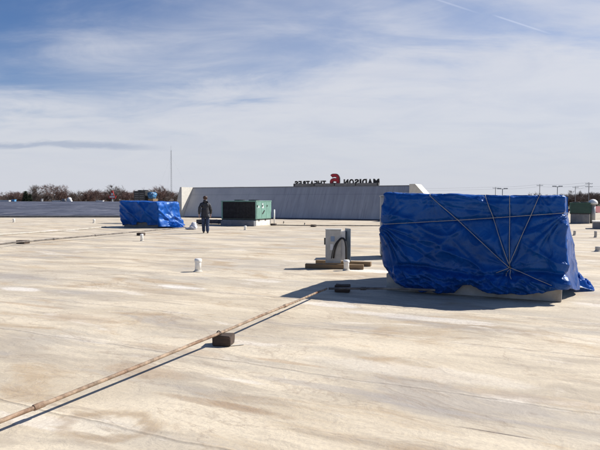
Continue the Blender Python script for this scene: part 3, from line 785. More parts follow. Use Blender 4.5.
# grey curb box and white parapet strip right edge
cb_ = G(593, 229)
o_ = empty('equipment_curb', cb_, 'low grey empty equipment curb at the right edge of the photo', 'curb', rz=TH)
bm = bmesh.new(); box(bm, 0, 1.5, 0, 1.3, .003, .36, bev=.01); link('base', bm, M['curbgrey'], o_)
bm = bmesh.new(); box(bm, -.03, 1.53, -.03, 1.33, .363, .42, bev=.01); link('cap', bm, M['curbwhite'], o_)
o_ = empty('low_parapet', G(588, 219.5), 'long low white parapet behind the dark green unit at far right', 'parapet', rz=TH)
bm = bmesh.new(); box(bm, 1.0, 26, 3.0, 3.25, .003, .28, bev=.02); link('base', bm, M['curbwhite'], o_)
bm = bmesh.new(); box(bm, .95, 26.05, 2.95, 3.3, .283, .32); link('cap', bm, M['whitep'], o_)
# red-roofed building beyond on the right
rb = empty('red_roof_building', (68, 118, -8), 'distant low building with a red roof at the right edge', 'building')
bm = bmesh.new(); box(bm, -5.5, 30, 0, 18, 0, 6.6); link('wall', bm, M['curbwhite'], rb)
bm = bmesh.new(); prism(bm, [(-6, -.6, 6.604), (-6, 18.6, 6.604), (-6, 9, 8.0)], (36.5, 0, 0)); link('roof', bm, M['redroof'], rb)
# ------------------------------------------------------------------ grey cabinet behind the tarp
gp = G(380.5, 257.5)
gc = empty('grey_cabinet', gp, 'tall grey metal cabinet half hidden behind the left edge of the big blue tarp', 'cabinet', rz=R(-6))
bm = bmesh.new(); box(bm, 0, 1.25, 0, .6, .06, 1.66, bev=.01); link('body', bm, M['galv'], gc)
bm = bmesh.new(); box(bm, -.02, 1.27, -.02, .62, 1.663, 1.70, bev=.006); link('lid', bm, M['galv'], gc)
bm = bmesh.new(); box(bm, .03, 1.22, .03, .57, .003, .057); link('base', bm, M['dark'], gc)
for z in (1.02, .38):
    bm = bmesh.new(); box(bm, -.012, .2, -.014, -.002, z, z+.05); link('strap', bm, M['dark'], gc)

# ------------------------------------------------------------------ electrical box on timbers
zt = .115
p_ = G(325.8, 265.3, .0)
eb = empty('disconnect_box', G(326, 263.8, zt-.02), 'beige grey electrical box with an open side door and black cable, on timbers', 'electrical box', rz=R(-9))
eb.location.z = zt+.002
bm = bmesh.new(); box(bm, 0, .335, 0, .24, .0, .76, bev=.008); link('body', bm, M['boxgrey'], eb)
bm = bmesh.new(); box(bm, -.012, .347, -.014, -.002, .0, .765, bev=.004); fc = link('front_cover', bm, M['boxgrey'], eb)
bm = bmesh.new(); box(bm, .11, .20, -.020, -.016, .50, .62); link('decal', bm, M['bluelab'], fc)
bm = bmesh.new(); box(bm, .10, .17, -.020, -.016, .30, .44); link('decal', bm, M['label'], fc)
bm = bmesh.new(); box(bm, -.05, -.014, .03, .07, .42, .58, bev=.005); link('handle', bm, M['dark'], eb)
bm = bmesh.new()
for q in range(6): box(bm, .336, .3385, .03, .07, .12+q*.03, .132+q*.03)
link('louvre', bm, M['dark'], eb)
bm = bmesh.new(); box(bm, -.02, .355, -.02, .25, .766, .785, bev=.004); link('rain_lid', bm, M['boxgrey'], eb)
# second cabinet / open door leaf on the right
bm = bmesh.new(); box(bm, 0, .30, -.018, 0, .04, .80, bev=.004)
dr = link('door', bm, M['doorgrey'], eb); dr.location = (.435, .24, 0); dr.rotation_euler.z = R(-62)
bm = bmesh.new(); box(bm, .336, .44, .08, .24, .06, .74, bev=.004); link('lit_side_strip', bm, M['whitep'], eb)  # pale box carries the sunlit tone of the cabinet's right side
hp = []
for i in range(41):
    t = i/40; x = .18+.29*t-.02*math.sin(t*6); z = .02+.56*math.sin(math.pi*min(1, .02+t*.97))**.62
    hp.append((x+.06*math.sin(math.pi*t), -.07-.02*math.sin(t*9), z))
bm = bmesh.new(); tube(bm, hp, .024, 10); tube(bm, [(x-.045, y-.03, z*.94) for x, y, z in hp[:20]], .012, 8); link('cable', bm, M['black'], eb, True)
def timber(px0, py0, px1, py1, wd, h, label, m='wood', z=0.0, grp='timbers under the electrical box'):
    a, b_ = G(px0, py0), G(px1, py1); d = (b_-a); L = d.length; ang = math.atan2(d.y, d.x)
    bm = bmesh.new(); box(bm, 0, L, 0, wd, .004+z, h+z, bev=.006)
    bmesh.ops.subdivide_edges(bm, edges=[e for e in bm.edges if e.calc_length() > L*.7], cuts=8)
    for v in bm.verts: v.co.z += .004*noise.noise(v.co*6) if v.co.z > h*.5 else 0; v.co.y += .004*noise.noise(v.co*5+Vector((4, 0, 0)))
    o = link('timber', bm, M[m]); o.location = a; o.rotation_euler.z = ang
    return props(o, label, 'timber', grp)
timber(305, 268.6, 363.5, 269.8, .12, .11, 'long brown timber in front, under the beige electrical box')
timber(315.5, 264.6, 370.5, 266.7, .13, .108, 'brown timber at the back under the electrical box, sticking out to the right')
# ------------------------------------------------------------------ vents and stubs
def vent(px, py, h, r, label, m='white', cap=True, name='vent_pipe', grp='vent pipes on the roof'):
    o = empty(name, G(px, py), label, 'vent pipe', grp)
    bm = bmesh.new(); lathe(bm, [(r, .003), (r, h*.72), (r*1.0, h*.74)], 20); link('pipe', bm, M[m], o, True)
    if cap:
        bm = bmesh.new(); lathe(bm, [(r*1.14, h*.742), (r*1.18, h*.78), (r*1.18, h*.93), (r*.9, h), (r*.3, h*1.01)], 20); link('cap', bm, M[m], o, True)
    k_ = random.uniform(1.45, 1.9); bm = bmesh.new(); lathe(bm, [(r*k_, .003), (r*k_*.96, .010), (r*1.2, .02), (r*1.05, .045)], 20); link('flashing', bm, M['paleold'], o)
    o.rotation_euler = (R(random.uniform(-2.5, 2.5)), R(random.uniform(-2.5, 2.5)), 0)
    return o
vent(198, 271.6, .29, .068, 'capped white vent pipe alone on the deck, below the walking person')
vent(346.5, 270.5, .24, .06, 'short white vent pipe in front of the timbers of the electrical box')
vent(142, 241, .27, .055, 'white vent pipe beside a dark block, in front of the smaller blue tarp')
vent(245.3, 230.0, .22, .06, 'small white vent pipe in front of the sage green unit')
vent(14, 222.4, .25, .07, 'tiny white vent stub near the dark roof at the far left edge')
vent(94, 223.0, .25, .07, 'tiny white vent stub left of the smaller blue tarp, by the dark roof')
vent(574.4, 235.5, .28, .055, 'grey vent pipe just right of the big blue tarp', 'lead', False)
vent(595.5, 237.5, .36, .055, 'grey vent pipe in front of the low equipment curb', 'lead', False)
vent(598, 251.5, .20, .08, 'squat grey vent pipe nearest the right edge of the photo', 'lead', False)
vent(283.6, 223.8, .22, .03, 'thin dark stub pipe standing right of the sage green unit', 'dark', False)
vent(304.6, 225.0, .18, .03, 'thin dark stub pipe at the foot of the wall, above the small dark block', 'dark', False)

# ------------------------------------------------------------------ pipes on blocks
ZP = .095
def pipe_obj(pts, r, m, label, name='gas_pipe', couplings=()):
    o = empty(name, pts[0], label, 'pipe')
    P = [Vector(p)-Vector(pts[0]) for p in pts]
    dense = []
    for a, b_ in zip(P, P[1:]):
        k = max(2, int((b_-a).length/.35))
        for i in range(k): dense.append(a.lerp(b_, i/k)+Vector((.004*noise.noise(a.lerp(b_, i/k)*1.3), 0, .006*noise.noise(a.lerp(b_, i/k)*.9))))
    dense.append(P[-1])
    bm = bmesh.new(); tube(bm, dense, r, 12); link('run', bm, M[m], o, True)
    for q, t in couplings:
        a, b_ = P[q], P[q+1]; c_ = a.lerp(b_, t); d = (b_-a).normalized()*.05
        bm = bmesh.new(); tube(bm, [c_-d, c_-d*.9, c_+d*.9, c_+d], [r*1.1, r*1.4, r*1.4, r*1.1], 12); link('coupling', bm, M[m], o, True)
    return o
g0 = G(-60, 449, ZP); g1 = G(0, 421.5, ZP); g2 = G(217.5, 334.0, .135); g3 = G(322, 290.5, ZP)
dirp = (g3-g1).normalized(); back = g1-dirp*3.2
elbow = g3+dirp*.22
pend = elbow+(G(398, 288.5, ZP)-elbow)
pipe_obj([back, g1, g2, g3, elbow], .0165, 'rust', 'long white and rusty pipe crossing the foreground deck from the lower left', couplings=((2, .55), (1, .12)))
pipe_obj([elbow+Vector((.03, 0, 0)), pend, pend+U*.6+V*.1], .02, 'oldpipe', 'short dark pipe run in the shadow, leading to the curb of the big tarped unit', couplings=((0, .5),))
def block(px, py, wd, dp, h, rz, label, m='woodd', clamp=False, grp='dark blocks carrying the roof pipes'):
    o = empty('pipe_block', G(px, py), label, 'pipe block', grp, rz)
    bm = bmesh.new(); box(bm, 0, wd, 0, dp, .003, h, bev=.008, seg=2)
    bmesh.ops.subdivide_edges(bm, edges=bm.edges[:], cuts=2, use_grid_fill=True)
    for v in bm.verts:
        if v.co.z > .01: v.co += Vector((noise.noise(v.co*9), noise.noise(v.co*9+Vector((5, 0, 0))), noise.noise(v.co*8+Vector((0, 7, 0)))))*.008
    link('timber', bm, M[m], o)
    if clamp:
        bm = bmesh.new(); r = .027; c_ = (g2+dirp*.03)-o.location; c_.rotate(Matrix.Rotation(-rz, 3, 'Z'))
        pd = dirp.copy(); pd.rotate(Matrix.Rotation(-rz, 3, 'Z')); sd_ = pd.cross(ZUP).normalized()
        pts = [c_+sd_*r*math.cos(a)+ZUP*r*math.sin(a) for a in [R(-70+20*i) for i in range(17)]]
        tube(bm, pts, .006, 6); link('clamp', bm, M['clamp'], o, True)
    return o
b1 = block(212, 346.3, .205, .17, .118, R(-10), 'dark weathered wood block clamped under the foreground pipe', clamp=True)
block(334.5, 292.5, .25, .2, .125, R(-12), 'black block in the shadow of the big tarp where the pipe turns')
block(16.0, 243.8, .34, .3, .12, R(-14), 'dark block under the old pipe near the left edge')
block(136.5, 235.6, .30, .25, .12, R(-10), 'small dark block left of the white vent pipe near the smaller tarp')
block(270.5, 225.6, .30, .25, .12, R(-20), 'small dark block at the right foot of the sage green unit')
block(310.5, 226.9, .28, .25, .13, R(-20), 'small dark block alone on the far deck in front of the wall')
# sliver of wood by the front block
bm = bmesh.new(); box(bm, 0, .16, 0, .018, .004, .012, bev=.002); o_ = link('wood_sliver', bm, M['wing']); o_.location = G(230, 346.6); o_.rotation_euler.z = R(22)
props(o_, 'pale sliver of wood on the deck beside the clamped dark block', 'wood scrap')
# second pipe run on the left, old and dark; white strip; far run
pipe_obj([G(-25, 247.0, .10), G(17, 242.2, .12), G(122, 233.0, .12), G(186, 227.4, .12)], .028, 'oldpipe', 'old dark and flaking pipe running from the left edge towards the smaller tarp', couplings=((1, .3), (1, .7)))
pipe_obj([G(-20, 235.9, .04), G(74, 229.8, .04), G(106, 226.8, .04)], .028, 'paleold', 'low pale strip pipe lying behind the old dark pipe at the left', name='pale_pipe')
pipe_obj([G(272, 225.0, .10), G(312, 225.5, .12), G(420, 225.8, .10)], .028, 'oldpipe', 'thin far pipe lying on the deck in front of the leaning wall')
# low dark duct left of the sage green unit
dq = empty('low_duct', A3-U*2.25+V*.55, 'low dark grey duct on the deck, left of the sage green unit', 'duct', rz=TH)
bm = bmesh.new(); box(bm, 0, 2.2, 0, .7, .06, .30, bev=.015); link('duct', bm, M['ductd'], dq)
bm = bmesh.new()
for x in (.55, 1.1, 1.65): box(bm, x, x+.03, -.012, .712, .05, .312)
link('seam', bm, M['dark'], dq)
for x in (.15, 1.95):
    bm = bmesh.new(); box(bm, x, x+.1, -.05, .75, .003, .057); link('sleeper', bm, M['woodd'], dq)
# bag near the person
bgp = G(196, 229.5)
o_ = empty('rubbish_bag', bgp+Vector((-.12, 0, 0)), 'crumpled white plastic bag on the deck left of the walking person', 'bag')
bm = bmesh.new(); bmesh.ops.create_icosphere(bm, subdivisions=4, radius=1)
for v in bm.verts:
    n0 = v.co.copy(); k = 1+.28*noise.noise(n0*1.7)+.16*abs(noise.noise(n0*4.5))
    v.co = Vector((n0.x*.20*k, n0.y*.17*k, max(-.11, n0.z*.16*k)+.115+(.10 if n0.z > .8 else 0)))
link('sack', bm, M['bag'], o_, True)
bm = bmesh.new(); bmesh.ops.create_icosphere(bm, subdivisions=3, radius=1)
for v in bm.verts:
    n0 = v.co.copy(); k = 1+.3*abs(noise.noise(n0*3)); v.co = Vector((n0.x*.16*k-.28, n0.y*.10*k, max(-.05, n0.z*.055*k)+.055))
link('loose_flap', bm, M['bag'], o_, True)

# ------------------------------------------------------------------ person
def skin(name, pts, edges, m, parent, sub=2, root=0):
    """pts: (x,y,z,rx,ry)"""
    me = bpy.data.meshes.new(name); me.from_pydata([p[:3] for p in pts], edges, [])
    o = bpy.data.objects.new(name, me); COL.objects.link(o)
    md = o.modifiers.new('s', 'SKIN'); md.use_smooth_shade = True; md.branch_smoothing = .6
    for i, p in enumerate(pts):
        sv = me.skin_vertices[0].data[i]; sv.radius = (p[3], p[4] if len(p) > 4 else p[3]); sv.use_root = (i == root)
    ms = o.modifiers.new('u', 'SUBSURF'); ms.levels = sub; ms.render_levels = sub
    me2 = bpy.data.meshes.new_from_object(o.evaluated_get(bpy.context.evaluated_depsgraph_get()))
    bpy.data.objects.remove(o); bpy.data.meshes.remove(me)
    for p in me2.polygons: p.use_smooth = True
    me2.materials.clear(); me2.materials.append(m)
    o = bpy.data.objects.new(name, me2); COL.objects.link(o); o.parent = parent; return o
M['skin'] = mat('skin', (.42, .24, .17), .55, var=.05); M['jacket'] = mat('charcoal_jacket', (.020, .021, .028), .55, var=.25, vscale=12, bump=.5, bscale=25)
M['jeans'] = mat('blue_jeans', (.020, .036, .085), .85, var=.25, vscale=10, bump=.3); M['shoe'] = mat('black_shoes', (.012, .012, .014), .5)
M['hair'] = mat('brown_hair', (.055, .025, .018), .6, var=.3, vscale=40, bump=.6, bscale=80)
pp = G(205.5, 233.4)
per_ = empty('person', pp, 'person in charcoal jacket and blue jeans walking away across the roof', 'person', rz=R(10))
# facing +y (away); x to the right
sh, hip = 1.42, .92
J = {}
legs = {-1: [(-.095, 0, .90), (-.095, .08, .50), (-.075, .13, .05)], 1: [(.095, 0, .90), (.090, .04, .50), (.095, -.12, .06)]}
arms = {-1: [(-.185, -.01, 1.40), (-.270, -.10, 1.13), (-.285, -.10, .88)], 1: [(.185, -.01, 1.38), (.255, .02, 1.10), (.250, .17, .89)]}
pts = [(0, 0, .95, .125, .095), (0, .01, 1.15, .12, .085), (0, 0, 1.36, .13, .085), (0, .01, 1.46, .055, .055), (0, .03, 1.56, .062, .07), (0, .035, 1.66, .078, .092), (0, .03, 1.725, .05, .06)]
edges = [(0, 1), (1, 2), (2, 3), (3, 4), (4, 5), (5, 6)]
for s in (-1, 1):
    b0 = len(pts)
    for (p, r) in zip(arms[s], (.05, .038, .026)): pts.append((*p, r, r))
    edges += [(2, b0), (b0, b0+1), (b0+1, b0+2)]
    hx, hy, hz = arms[s][2]
    pts.append((hx, hy+.012, hz-.06, .034, .016)); edges.append((b0+2, b0+3))
    for k in range(4):      # fingers
        q = len(pts); fx = hx+(k-1.5)*.005*s; fy = hy+.012+(k-1.5)*.019; ln = (.065, .078, .074, .058)[k]
        pts += [(fx, fy, hz-.105, .0085, .0085), (fx-.008*s, fy+.003, hz-.105-ln*.5, .008, .008), (fx-.022*s, fy+.004, hz-.105-ln*.92, .0065, .0065)]
        edges += [(b0+3, q), (q, q+1), (q+1, q+2)]
    q = len(pts); pts += [(hx-.012*s, hy+.045, hz-.065, .010, .010), (hx-.018*s, hy+.058, hz-.105, .008, .008)]; edges += [(b0+3, q), (q, q+1)]
    b0 = len(pts)
    for (p, r) in zip(legs[s], (.08, .052, .036)): pts.append((*p, r, r))
    fx, fy, fz = legs[s][2]; pts.append((fx+.01*s, fy+.13, .04, .035, .028))
    edges += [(0, b0), (b0, b0+1), (b0+1, b0+2), (b0+2, b0+3)]
body = skin('body', pts, edges, M['skin'], per_, 2)
# jacket
pts = [(0, -.005, .77, .225, .175), (0, -.005, .94, .210, .165), (0, 0, 1.16, .200, .145), (0, -.01, 1.34, .225, .14), (0, 0, 1.44, .150, .11), (0, .01, 1.52, .088, .09)]
edges = [(0, 1), (1, 2), (2, 3), (3, 4), (4, 5)]
for s in (-1, 1):
    b0 = len(pts)
    for (p, r) in zip(arms[s], (.088, .072, .058)): pts.append((*p, r, r))
    edges += [(3, b0), (b0, b0+1), (b0+1, b0+2)]
jk = skin('jacket', pts, edges, M['jacket'], per_, 3, 1)
for v in jk.data.vertices:
    c_ = v.co; k = .014*noise.noise(Vector((c_.x*6, c_.y*6, c_.z*14)))+.007*noise.noise(c_*22); v.co += v.normal*k
bm = bmesh.new(); lathe(bm, [(.105, 1.43), (.098, 1.50), (.090, 1.55), (.080, 1.556)], 18, (0, .012)); link('collar', bm, M['jacket'], per_, True)
pts = [(0, 0, .90, .12, .10)]; edges = []
for s in (-1, 1):
    b0 = len(pts)
    for (p, r) in zip(legs[s], (.118, .088, .076)): pts.append((*p, r, r*1.05))
    edges += [(0, b0), (b0, b0+1), (b0+1, b0+2)]
tr_ = skin('trousers', pts, edges, M['jeans'], per_, 3)
for v in tr_.data.vertices: v.co += v.normal*.008*noise.noise(Vector((v.co.x*8, v.co.y*8, v.co.z*20)))
for s in (-1, 1):
    fx, fy, fz = legs[s][2]
    skin('shoe', [(fx, fy-.035, .052, .045, .045), (fx+.005*s, fy+.05, .05, .046, .042), (fx+.014*s, fy+.17, .034, .042, .028)], [(0, 1), (1, 2)], M['shoe'], per_, 2)
hr = skin('hair', [(0, -.045, 1.575, .095, .055), (0, .002, 1.665, .122, .125), (0, .02, 1.745, .085, .09)], [(0, 1), (1, 2)], M['hair'], per_, 3)
for v in hr.data.vertices: v.co += v.normal*.012*noise.noise(v.co*28)
for s in (-1, 1):
    bm = bmesh.new(); bmesh.ops.create_icosphere(bm, subdivisions=2, radius=1)
    for v in bm.verts: v.co = Vector((s*.088+v.co.x*.012, .035+v.co.y*.020, 1.635+v.co.z*.032))
    link('ear', bm, M['skin'], per_, True)
# face (turned away): nose, eyes, mouth
bm = bmesh.new()
for v in bmesh.ops.create_icosphere(bm, subdivisions=2, radius=1)['verts']: v.co = Vector((v.co.x*.016, .135+v.co.y*.022, 1.622+v.co.z*.026))
link('nose', bm, M['skin'], per_, True)
for s in (-1, 1):
    bm = bmesh.new()
    for v in bmesh.ops.create_icosphere(bm, subdivisions=2, radius=.012)['verts']: v.co += Vector((s*.032, .116, 1.65))
    link('eye', bm, M['label'], per_, True)
bm = bmesh.new()
for v in bmesh.ops.create_icosphere(bm, subdivisions=2, radius=1)['verts']: v.co = Vector((v.co.x*.026, .122+v.co.y*.008, 1.582+v.co.z*.007))
link('mouth', bm, M['red'], per_, True)

# ------------------------------------------------------------------ trees
def twig(bm, a, d, ln, wd):
    s = d.cross(Vector((random.uniform(-1, 1), random.uniform(-1, 1), random.uniform(-1, 1))))
    if s.length < 1e-3: return
    s.normalize(); p = [bm.verts.new(a+s*wd*.5), bm.verts.new(a-s*wd*.5), bm.verts.new(a+d*ln)]
    bm.faces.new(p)
def rdir(d, sp):
    v = d+Vector((random.gauss(0, sp), random.gauss(0, sp), random.gauss(0, sp)*.8)); return v.normalized()
def bare_tree(h, spread, n=11000):
    """trunk and limbs reaching up into a fine rounded twig crown"""
    tb, cbm = bmesh.new(), bmesh.new(); tips = []
    cz, rx, rz = h*.62, h*.25*spread, h*.37
    def inside(p): return (p.x/rx)**2+(p.y/rx)**2+((p.z-cz)/rz)**2
    def grow(p, d, ln, r, lev):
        q = p+d*ln*.5; d2 = rdir(d, .12); e = q+d2*ln*.5
        if lev and inside(e) > 1.15: e = p.lerp(e, .5)
        if lev <= 1: tube(tb, [p, q.lerp(e, .1), e], [r, r*.82, r*.62], 5, False)
        else: twig(cbm, p, (e-p).normalized(), (e-p).length*1.15, r*1.5)
        tips.append((e, d2, ln, lev))
        if lev < 5:
            for k in range(4 if lev < 2 else 3):
                nd = rdir(d2, .36*spread+.10*(lev > 0)); nd.z = abs(nd.z)*.7+.30; nd.normalize()
                grow(p.lerp(e, random.uniform(.45, 1.0)), nd, ln*random.uniform(.62, .84), r*.6, lev+1)
    grow(Vector((0, 0, 0)), Vector((0, 0, 1)), h*.34, h*.013, 0)
    T = [t for t in tips if t[3] >= 3]
    for i in range(n):
        e, d, ln, lev = random.choice(T)
        a = e-d*ln*random.random(); dd = rdir(d, .55); dd.z = abs(dd.z); L_ = random.uniform(.4, 1.0)*h/14
        k = inside(a+dd*L_)
        if k < 1.0 or random.random() < .03: twig(cbm, a, dd, L_*.8, .030*h/14)
    return tb, cbm
def fir(h):
    tb, cbm = bmesh.new(), bmesh.new(); tube(tb, [(0, 0, 0), (0, 0, h*.95)], [h*.02, h*.004], 6)
    for i in range(2600):
        t = random.random()**.7; z = h*(.98-.85*t); r = h*.20*t*(.55+.45*random.random()+.12*math.sin(t*40))
        a = random.uniform(0, 6.283); d = Vector((math.cos(a), math.sin(a), -.18))
        twig(cbm, Vector((math.cos(a)*r*.6, math.sin(a)*r*.6, z)), rdir(d, .35), random.uniform(.5, 1.1)*h/12, .26*h/12)
    return tb, cbm
protos = []
for k, (h, sp_) in enumerate(((14, 1.0), (14, 1.25), (14, .85), (14, 1.1), (14, 1.4))):
    tb, cbm = bare_tree(h, sp_); mt, mc = [], []
    a = bpy.data.meshes.new('trunk'); tb.to_mesh(a); tb.free(); a.materials.append(M['bark'])
    c_ = bpy.data.meshes.new('crown'); cbm.to_mesh(c_); cbm.free(); c_.materials.append(M['twig'] if k % 2 else M['twig2'])
    zs_ = sorted(v.co.z for v in c_.vertices); zmax = zs_[int(len(zs_)*.985)]; protos.append((a, c_, zmax))
tb, cbm = fir(12); a = bpy.data.meshes.new('trunk'); tb.to_mesh(a); tb.free(); a.materials.append(M['bark'])
c_ = bpy.data.meshes.new('crown'); cbm.to_mesh(c_); cbm.free(); c_.materials.append(M['fir']); firp = (a, c_, 12.2)
def tree(px, top_y, dist, kind, label, name='bare_tree', cat='tree', wide=1.0):
    pr = firp if kind == 'fir' else protos[kind]
    tp_ = AT(px, top_y, dist); H = tp_.z+8; s = H/pr[2]
    o = bpy.data.objects.new(name, None); COL.objects.link(o); o.location = (tp_.x, dist, -8); o.scale = (s*wide, s*wide, s); o.rotation_euler.z = random.uniform(0, 6.28)
    props(o, label, cat, 'trees along the horizon')
    for nm, me in (('trunk', pr[0]), ('crown', pr[1])):
        q = bpy.data.objects.new(nm, me); COL.objects.link(q); q.parent = o
    return o
rows_ = [  # px, top y, kind, wide, label
    (14, 192.5, 1, 1.1, 'grey bare tree between the left edge and the dark fir'), (25.5, 190.0, 'fir', 1.3, 'taller dark fir in the left treeline'), (30, 193, 'fir', 1.2, 'shorter dark fir in the left treeline'),
    (37.5, 186.0, 4, .9, 'tall thin grey bare tree just right of the dark firs'), (53.5, 185.2, 1, 1.5, 'big round reddish bare tree, tallest near the left edge'),
    (66, 191.0, 3, 1.0, 'small reddish bare tree right of the big round one'), (75, 191.5, 0, 1.1, 'low bare tree above the white dome'),
    (99, 190.2, 3, 1.3, 'broad reddish bare tree left of the red and white sign'), (117, 186.0, 2, 1.5, 'tall rounded bare tree just right of the red and white sign'),
    (153, 187.0, 3, 1.3, 'bare tree rising behind the smaller blue tarp'), (162, 189.5, 0, 1.1, 'bare tree left of the lattice mast'),
    (574, 191.0, 2, 1.2, 'fine grey bare tree above the dark green unit'), (592, 193.0, 4, 1.3, 'fine bare tree under the last utility pole at the right edge'), (534, 193.3, 0, 1.1, 'low faint bare tree above the top of the big tarp')]
for (px, ty, k, wd, lb) in rows_: tree(px, ty, 330+random.uniform(-20, 20), k, lb, 'fir_tree' if k == 'fir' else 'bare_tree', wide=wd)
base_l = 'one of the similar low bare trees filling the left treeline'
x = -8.0
while x < 184:
    ty = 193.4+1.6*noise.noise(Vector((x*.11, 0, 0)))*1.6+random.uniform(-1.2, 1.2)+(1.5 if x < 8 else 0)
    if 88 < x < 165: ty -= 1.6
    tree(x, ty, random.uniform(345, 400), random.choice((0, 1, 3, 3, 2)), base_l, wide=random.uniform(1.2, 1.7)); x += random.uniform(3.0, 5.6)
x = 545.0
while x < 612:
    tree(x, 195.0+random.uniform(-1.2, 1.0)-(1.0 if x > 575 else 0), random.uniform(340, 400), random.choice((0, 1, 3, 3, 2)), 'one of the similar low bare trees filling the right treeline', wide=random.uniform(1.1, 1.6)); x += random.uniform(3.0, 4.4)
# far woodland as one mass
bm = bmesh.new()
for i in range(52000):
    ang = random.uniform(-42, 42); d_ = random.uniform(430, 520); x = d_*math.tan(R(ang)); hh = 8.6+1.2*noise.noise(Vector((x*.02, 0, 0)))+.9*noise.noise(Vector((x*.09, 3, 0)))
    z = -8+hh*random.random()**.6*1.12; twig(bm, Vector((x, d_, z-.8)), rdir(Vector((0, 0, 1)), .5), random.uniform(.9, 2.0), .20)
props(link('far_woodland', bm, M['twig']), 'far-off bare winter woodland along the whole horizon', 'woodland', kind='stuff')

# ------------------------------------------------------------------ mast, poles, distant things
tp_ = AT(171, 150, 420); mo = empty('lattice_mast', (tp_.x, 420, -8), 'very tall thin radio mast rising above the left treeline', 'mast')
bm = bmesh.new(); H = tp_.z+8; leg = [Vector((.55*math.cos(a), .55*math.sin(a), 0)) for a in (R(90), R(210), R(330))]
for p in leg: tube(bm, [p, p*.75+ZUP*H], .065, 5)
k = 0; z = 0
while z < H-1.6:
    for i in range(3): tube(bm, [leg[i]*(1-.25*z/H)+ZUP*z, leg[(i+1) % 3]*(1-.25*z/H)+ZUP*(z+1.5)], .03, 3, False)
    z += 1.5
link('lattice', bm, M['mast'], mo)
bm = bmesh.new(); tube(bm, [(0, 0, H), (0, 0, H+3)], .05, 5); link('antenna', bm, M['mast'], mo)
for f in (.45, .9):
    for a in (0, 120, 240):
        bm = bmesh.new(); tube(bm, [(0, 0, H*f), (22*math.cos(R(a+30)), 22*math.sin(R(a+30)), 0)], .012, 3); link('guy_wire', bm, M['mast'], mo)
tops = []
def upole(px, ty, d_, kind, label):
    t = AT(px, ty, d_); H = t.z+8
    o = empty('utility_pole' if kind == 'u' else 'light_pole', (t.x, d_, -8), label, 'pole', 'poles beyond the right side of the roof' if kind == 'u' else 'parking lot light poles')
    bm = bmesh.new(); tube(bm, [(0, 0, 0), (0, 0, H)], [.17, .10], 8); link('pole', bm, M['pole'] if kind == 'u' else M['mast'], o)
    if kind == 'u':
        for z in (H-.5, H-1.5)[:2 if px > 585 else 1]:
            bm = bmesh.new(); box(bm, -1.15, 1.15, -.16, -.04, z-.055, z+.055); q = link('crossarm', bm, M['pole'], o)
            for x in (-1.05, -.5, .5, 1.05):
                bm = bmesh.new(); cyl(bm, (x, -.10), .06, z+.058, z+.32, 6); link('insulator', bm, M['mast'], q)
        tops.append((t.x, d_, t.z-.25))
    else:
        for x in (-.95, .95):
            bm = bmesh.new(); box(bm, x-.55, x+.55, -.3, .3, H-.12, H+.16, bev=.04); link('lamp_head', bm, M['mast'], o)
        bm = bmesh.new(); tube(bm, [(-.5, 0, H-.12-.05), (.5, 0, H-.17)], .05, 5); link('arm', bm, M['mast'], o)
upole(495.5, 187.0, 230, 'u', 'leftmost utility pole above the top of the big tarp')
upole(539.8, 184.2, 215, 'u', 'utility pole above the right part of the big tarp, midway along the row')
upole(575.5, 186.2, 225, 'u', 'short utility pole above the fine bare tree')
upole(589.0, 182.4, 190, 'u', 'tallest utility pole with two crossarms near the right edge')
upole(502.5, 188.6, 170, 'l', 'twin headed parking lot light pole beside the leftmost utility pole')
upole(557.5, 186.3, 175, 'l', 'twin headed parking lot light pole left of the fine bare tree')
pts_ = [(-30, 260, 7.0)]+tops[:2]+[tops[2], tops[3]]+[(150, 170, 7.0)]
pts_ = sorted(pts_)
for k, (dy, dz) in enumerate(((0, .25), (.6, -.6))):
    out = []
    for a, b_ in zip(pts_, pts_[1:]):
        for i in range(12):
            t = i/12; out.append(Vector(a).lerp(Vector(b_), t)+Vector((0, dy, dz-1.0*4*t*(1-t)*min(1, (Vector(a)-Vector(b_)).length/60))))
    bm = bmesh.new(); tube(bm, out, .02, 4)
    props(link('power_line', bm, M['pole']), ('upper' if k == 0 else 'lower')+' power line strung across the utility poles on the right', 'cable', 'power lines')
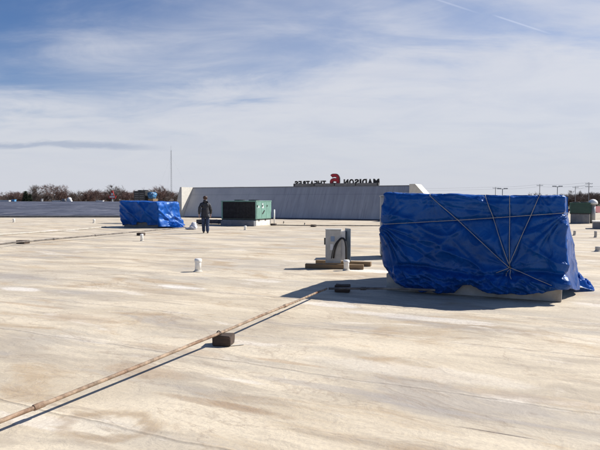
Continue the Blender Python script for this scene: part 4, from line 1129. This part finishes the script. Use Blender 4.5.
# red and white sign on a pole
t = AT(112.3, 191, 150); H = t.z+8
o_ = empty('pylon_sign', (t.x, 150, -8), 'small red and white sign on a pole in front of the left treeline', 'sign')
bm = bmesh.new(); cyl(bm, (0, 0), .16, 0, H-2.0, 8); link('pole', bm, M['whitep'], o_)
M['redp'] = mat('red_sign_paint', (.50, .035, .03), .5)
bm = bmesh.new(); prism(bm, [(-.85, -.15, H-1.98), (.85, -.15, H-1.98), (1.0, -.15, H-1.2), (-1.0, -.15, H-1.2)], (0, .3, 0)); link('cabinet', bm, M['redp'], o_)
bm = bmesh.new(); prism(bm, [(-.5, -.15, H-1.197), (.5, -.15, H-1.197), (0.15, -.15, H+.1), (-.15, -.15, H+.1)], (0, .3, 0)); link('crest', bm, M['redp'], o_)
bm = bmesh.new(); box(bm, -.7, .7, -.18, -.153, H-1.75, H-1.32); link('face', bm, M['whitep'], o_)
bm = bmesh.new(); box(bm, -.28, .28, -.18, -.153, H-1.12, H-.55); link('face', bm, M['whitep'], o_)
# things on the ridge of the dark roof
def ridge(px, w_, h, label, name, m, dome=False, cat='roof equipment'):
    p = AT(px, 201.5, Y1-1.0); z0 = ZR-1.0*(ZR-.06)/(Y1-Y0)
    o = empty(name, (p.x, Y1-1.0, z0), label, cat)
    bm = bmesh.new(); box(bm, -w_/2, w_/2, -.4, .4, .0+.003, h*.25 if dome else h, bev=.03); link('base', bm, M[m], o)
    bm = bmesh.new()
    if dome: lathe(bm, [(w_*.46, h*.255), (w_*.48, h*.6), (w_*.36, h*.85), (w_*.15, h)], 16)
    else: box(bm, -w_/2-.05, w_/2+.05, -.45, .45, h+.003, h+.07)
    link('cap', bm, M[m], o, dome)
ridge(3.5, 2.6, .20, 'long low white skylight on the dark roof at the left edge', 'skylight', 'whitep', cat='skylight')
ridge(14, .6, .36, 'small blue unit on the ridge of the dark roof near the left edge', 'small_unit', 'bluep')
ridge(57, 1.7, .14, 'low white skylight on the dark roof left of the white dome', 'skylight', 'whitep', cat='skylight')
ridge(64, .6, .5, 'small grey unit just left of the white dome', 'small_unit', 'curbgrey')
ridge(69.5, .95, .85, 'white domed fan on the ridge of the dark roof', 'domed_fan', 'whitep', True)
ridge(100, 1.4, .14, 'low white skylight on the dark roof left of the red and white sign', 'skylight', 'whitep', cat='skylight')
ridge(42, .2, .5, 'thin grey stub standing on the ridge of the dark roof', 'roof_stub', 'curbgrey')
